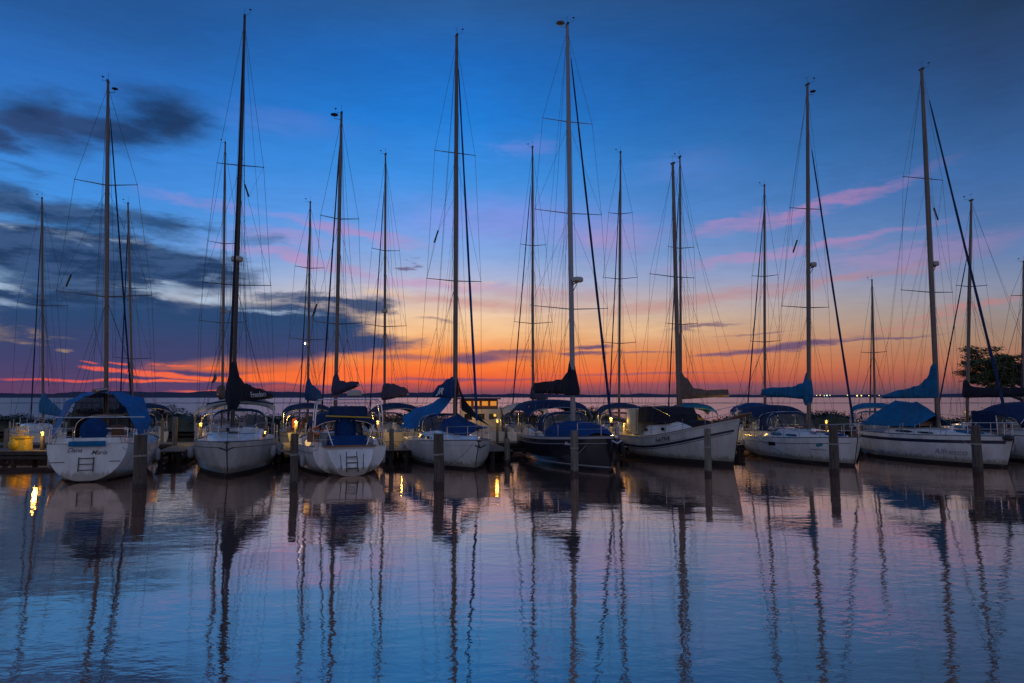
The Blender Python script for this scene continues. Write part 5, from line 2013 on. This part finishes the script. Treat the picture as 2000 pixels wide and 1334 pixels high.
def rear_boat(S):
    Y = S['Y']
    st = P(S['stern'], 800, Y - 4.0)
    bw = P(S['bow'], 800, Y + 3.9)
    sy = max(dock_y(st.x) + 1.5, Y - 4.6)
    root, L = make_root((bw.x, bw.y), (st.x, sy), S['label'])
    H = Hull(L, 1.6, 1.15, 1.1, 1.35, tw=.78, trake=-.2, brake=.6, zk0=.02, full=.5)
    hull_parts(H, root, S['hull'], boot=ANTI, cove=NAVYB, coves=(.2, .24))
    cabin(H, root, .38, .82, .62, .40)
    coaming(H, root, .05, .38, .3, TEAK if S.get('wood') else GEL)
    rails(H, root, t0=.04)
    sp = dict(base=(S['base'], Y), top=S['top'], spr=S['spr'], furl=.05, furlmat=NAVYC, mat=ALU, r=.085, fstay=.93, hal=3)
    if 'radar' in S:
        sp['radar'] = S['radar']
    if S.get('refl'):
        sp['refl'] = (614, 606, -4)
    R = rig(H, root, sp, wire=.009)
    if S['cover']:
        m, e, prof = S['cover']
        boom_cover(root, R, S.get('boompy', 778 if S['base'] > 1000 else 780), (e[0], e[1], Y - 3.2), prof, m, w0=.17, seed=int(S['base']))
    if S['can']:
        bimini(root, -L * .48, -L * .16, 1.5, 2.65, 1.2, S['can'][0], camber=.25, droop=.2)
        dodger(root, -L * .13, L * .02, 1.2, 1.45, 2.3, S['can'][0] if S['can'][0] is not CANVASW else NAVYC)
    wheel(root, -L * .34, 1.6, .4)
    if S.get('wood'):
        mb = MB(); mb.bbox((-L * .10, 0, 1.55), (1.0, 1.8, .55), .08); mb.build('varnished_house', TEAK, root)
        mb = MB(); mb.bbox((-L * .49, .9, 1.75), (.2, .25, .6), .05); mb.build('life_jacket_bag', ORANGE, root)
    if S.get('mound'):
        mb = MB(); mb.ell((-L * .22, 0, 1.55), (1.0, 1.3, .62), 14, 8); mb.build('deck_cover', YELC, root)
    if S['base'] == 434:
        q = [R['inv'] @ P(*v) for v in ((421, 728, Y - 2), (424, 738, Y - 2), (420, 747, Y - 2), (411, 748, Y - 2), (416, 741, Y - 2))]
        mb = MB(); mb.fan(q); mb.fan([v + Vector((.01, 0, 0)) for v in q], True); mb.build('burgee', GREYC, root, smooth=False)
    if S['base'] == 601:
        p = R['inv'] @ P(596, 671, Y - .2)
        mb = MB(); mb.ell(p, (.05, .05, .07), 8, 6); mb.build('anchor_light', LAMPW, root)
        mb = MB(); mb.tube([p, lerp(R['foot'], R['top'], R['at'](650))], .006, 4); mb.build('anchor_light_line', WIRE, root)


for S in REAR:
    rear_boat(S)


# ---- motor trawler with a lit wooden wheelhouse
def trawler():
    c = P(940, 800, 46.5)
    root, L = make_root((c.x - .3, 51.5), (c.x + .1, 43.4), 'beige motor boat with a lit wooden upper cabin behind the tarpaulin boat', 'motor boat', 'motor_boat')
    H = Hull(L, 1.75, 1.2, 1.15, 1.6, tw=.85, trake=-.1, brake=.6, zk0=.02, full=.45)
    hull_parts(H, root, GELD, boot=ANTI, cove=None)
    mb = MB(); mb.bbox((-.6, 0, 1.85), (4.2, 2.7, 1.5), .08); mb.build('deckhouse', CREAM, root)
    mb = MB(); mb.bbox((-.5, .1, 2.92), (3.0, 2.5, .60), .05); mb.build('upper_cabin', TEAK, root)
    for k in range(4):
        mb = MB(); mb.box((-2.012, -.85 + .56 * k, 2.96), (.02, .40, .30)); mb.build('window', CABLIT, root, smooth=False)
    mb = MB(); mb.bbox((-.5, .1, 3.27), (3.5, 2.9, .09), .03); mb.build('roof', NAVYC, root)
    for k in range(3):
        mb = MB(); mb.box((-2.712, -.8 + .8 * k, 2.1), (.02, .5, .4)); mb.build('window', GLASSD, root, smooth=False)
    mb = MB()
    for xx in (-L * .47, -L * .36):
        for yy in (-1.3, 1.3):
            mb.tube([(xx, yy, 1.15), (xx, yy, 1.95)], .02, 5)
    mb.tube([(-L * .47, -1.3, 1.95), (-L * .47, 1.3, 1.95)], .02, 5)
    mb.build('stern_rail', STEEL, root)
    mb = MB(); mb.bbox((-L * .44, 0, 1.3), (.5, 1.6, .5), .06); mb.build('bait_box', CANVASW, root)
    ld = bpy.data.lights.new('cabin_light', 'POINT'); ld.energy = 12; ld.color = (1, .5, .12); ld.shadow_soft_size = .1
    lo = bpy.data.objects.new('light', ld); lo.location = (-L * .44, .5, 2.4); lo.parent = root; C.objects.link(lo)


trawler()


# =================================================================== MOORING LINES
def line(a, b, sag, label, r=.012, m=ROPE):
    a, b = Vector(a), Vector(b)
    mb = MB()
    n = 14
    mb.tube([lerp(a, b, i / n) + Vector((0, 0, -sag * 4 * (i / n) * (1 - i / n))) for i in range(n + 1)], r, 5)
    o = mb.build('mooring_line', m, None)
    tag(o, label, 'rope', 'mooring lines from boats to pilings')


def pz(i, f):
    p = PL[i]
    return (p.x, p.y + .05, p.z * f)


line(P(237, 872, 28.4), pz(0, .62), .05, 'short mooring line from the tent boat to its piling')
line(P(128, 902, 28.4), P(12, 922, 31), .08, 'slack mooring line running left from the tent boat stern', .009, ROPED)
line(P(640, 865, 31.6), pz(1, .6), .12, 'mooring line from the arch boat to the slim dark piling')
line(P(536, 870, 30.6), pz(1, .62), .1, 'mooring line from the black cover boat to the slim dark piling')
line(P(930, 858, 32.4), pz(2, .35), .25, 'long slack line crossing the tarpaulin boat hull to its piling', .009, ROPED)
line(P(1158, 849, 33.0), pz(3, .42), .12, 'pale mooring line crossing the navy hull to its piling', .013)
line(P(1375, 850, 35.0), pz(4, .55), .06, 'mooring line from the clipper bowed boat to its piling', .01)
line(P(1452, 837, 40.5), pz(5, .10), .35, 'long dark line crossing the white hull below its square window', .010, ROPED)
line(P(1870, 852, 35.2), pz(6, .55), .08, 'mooring line from the navy striped boat to its piling', .01)
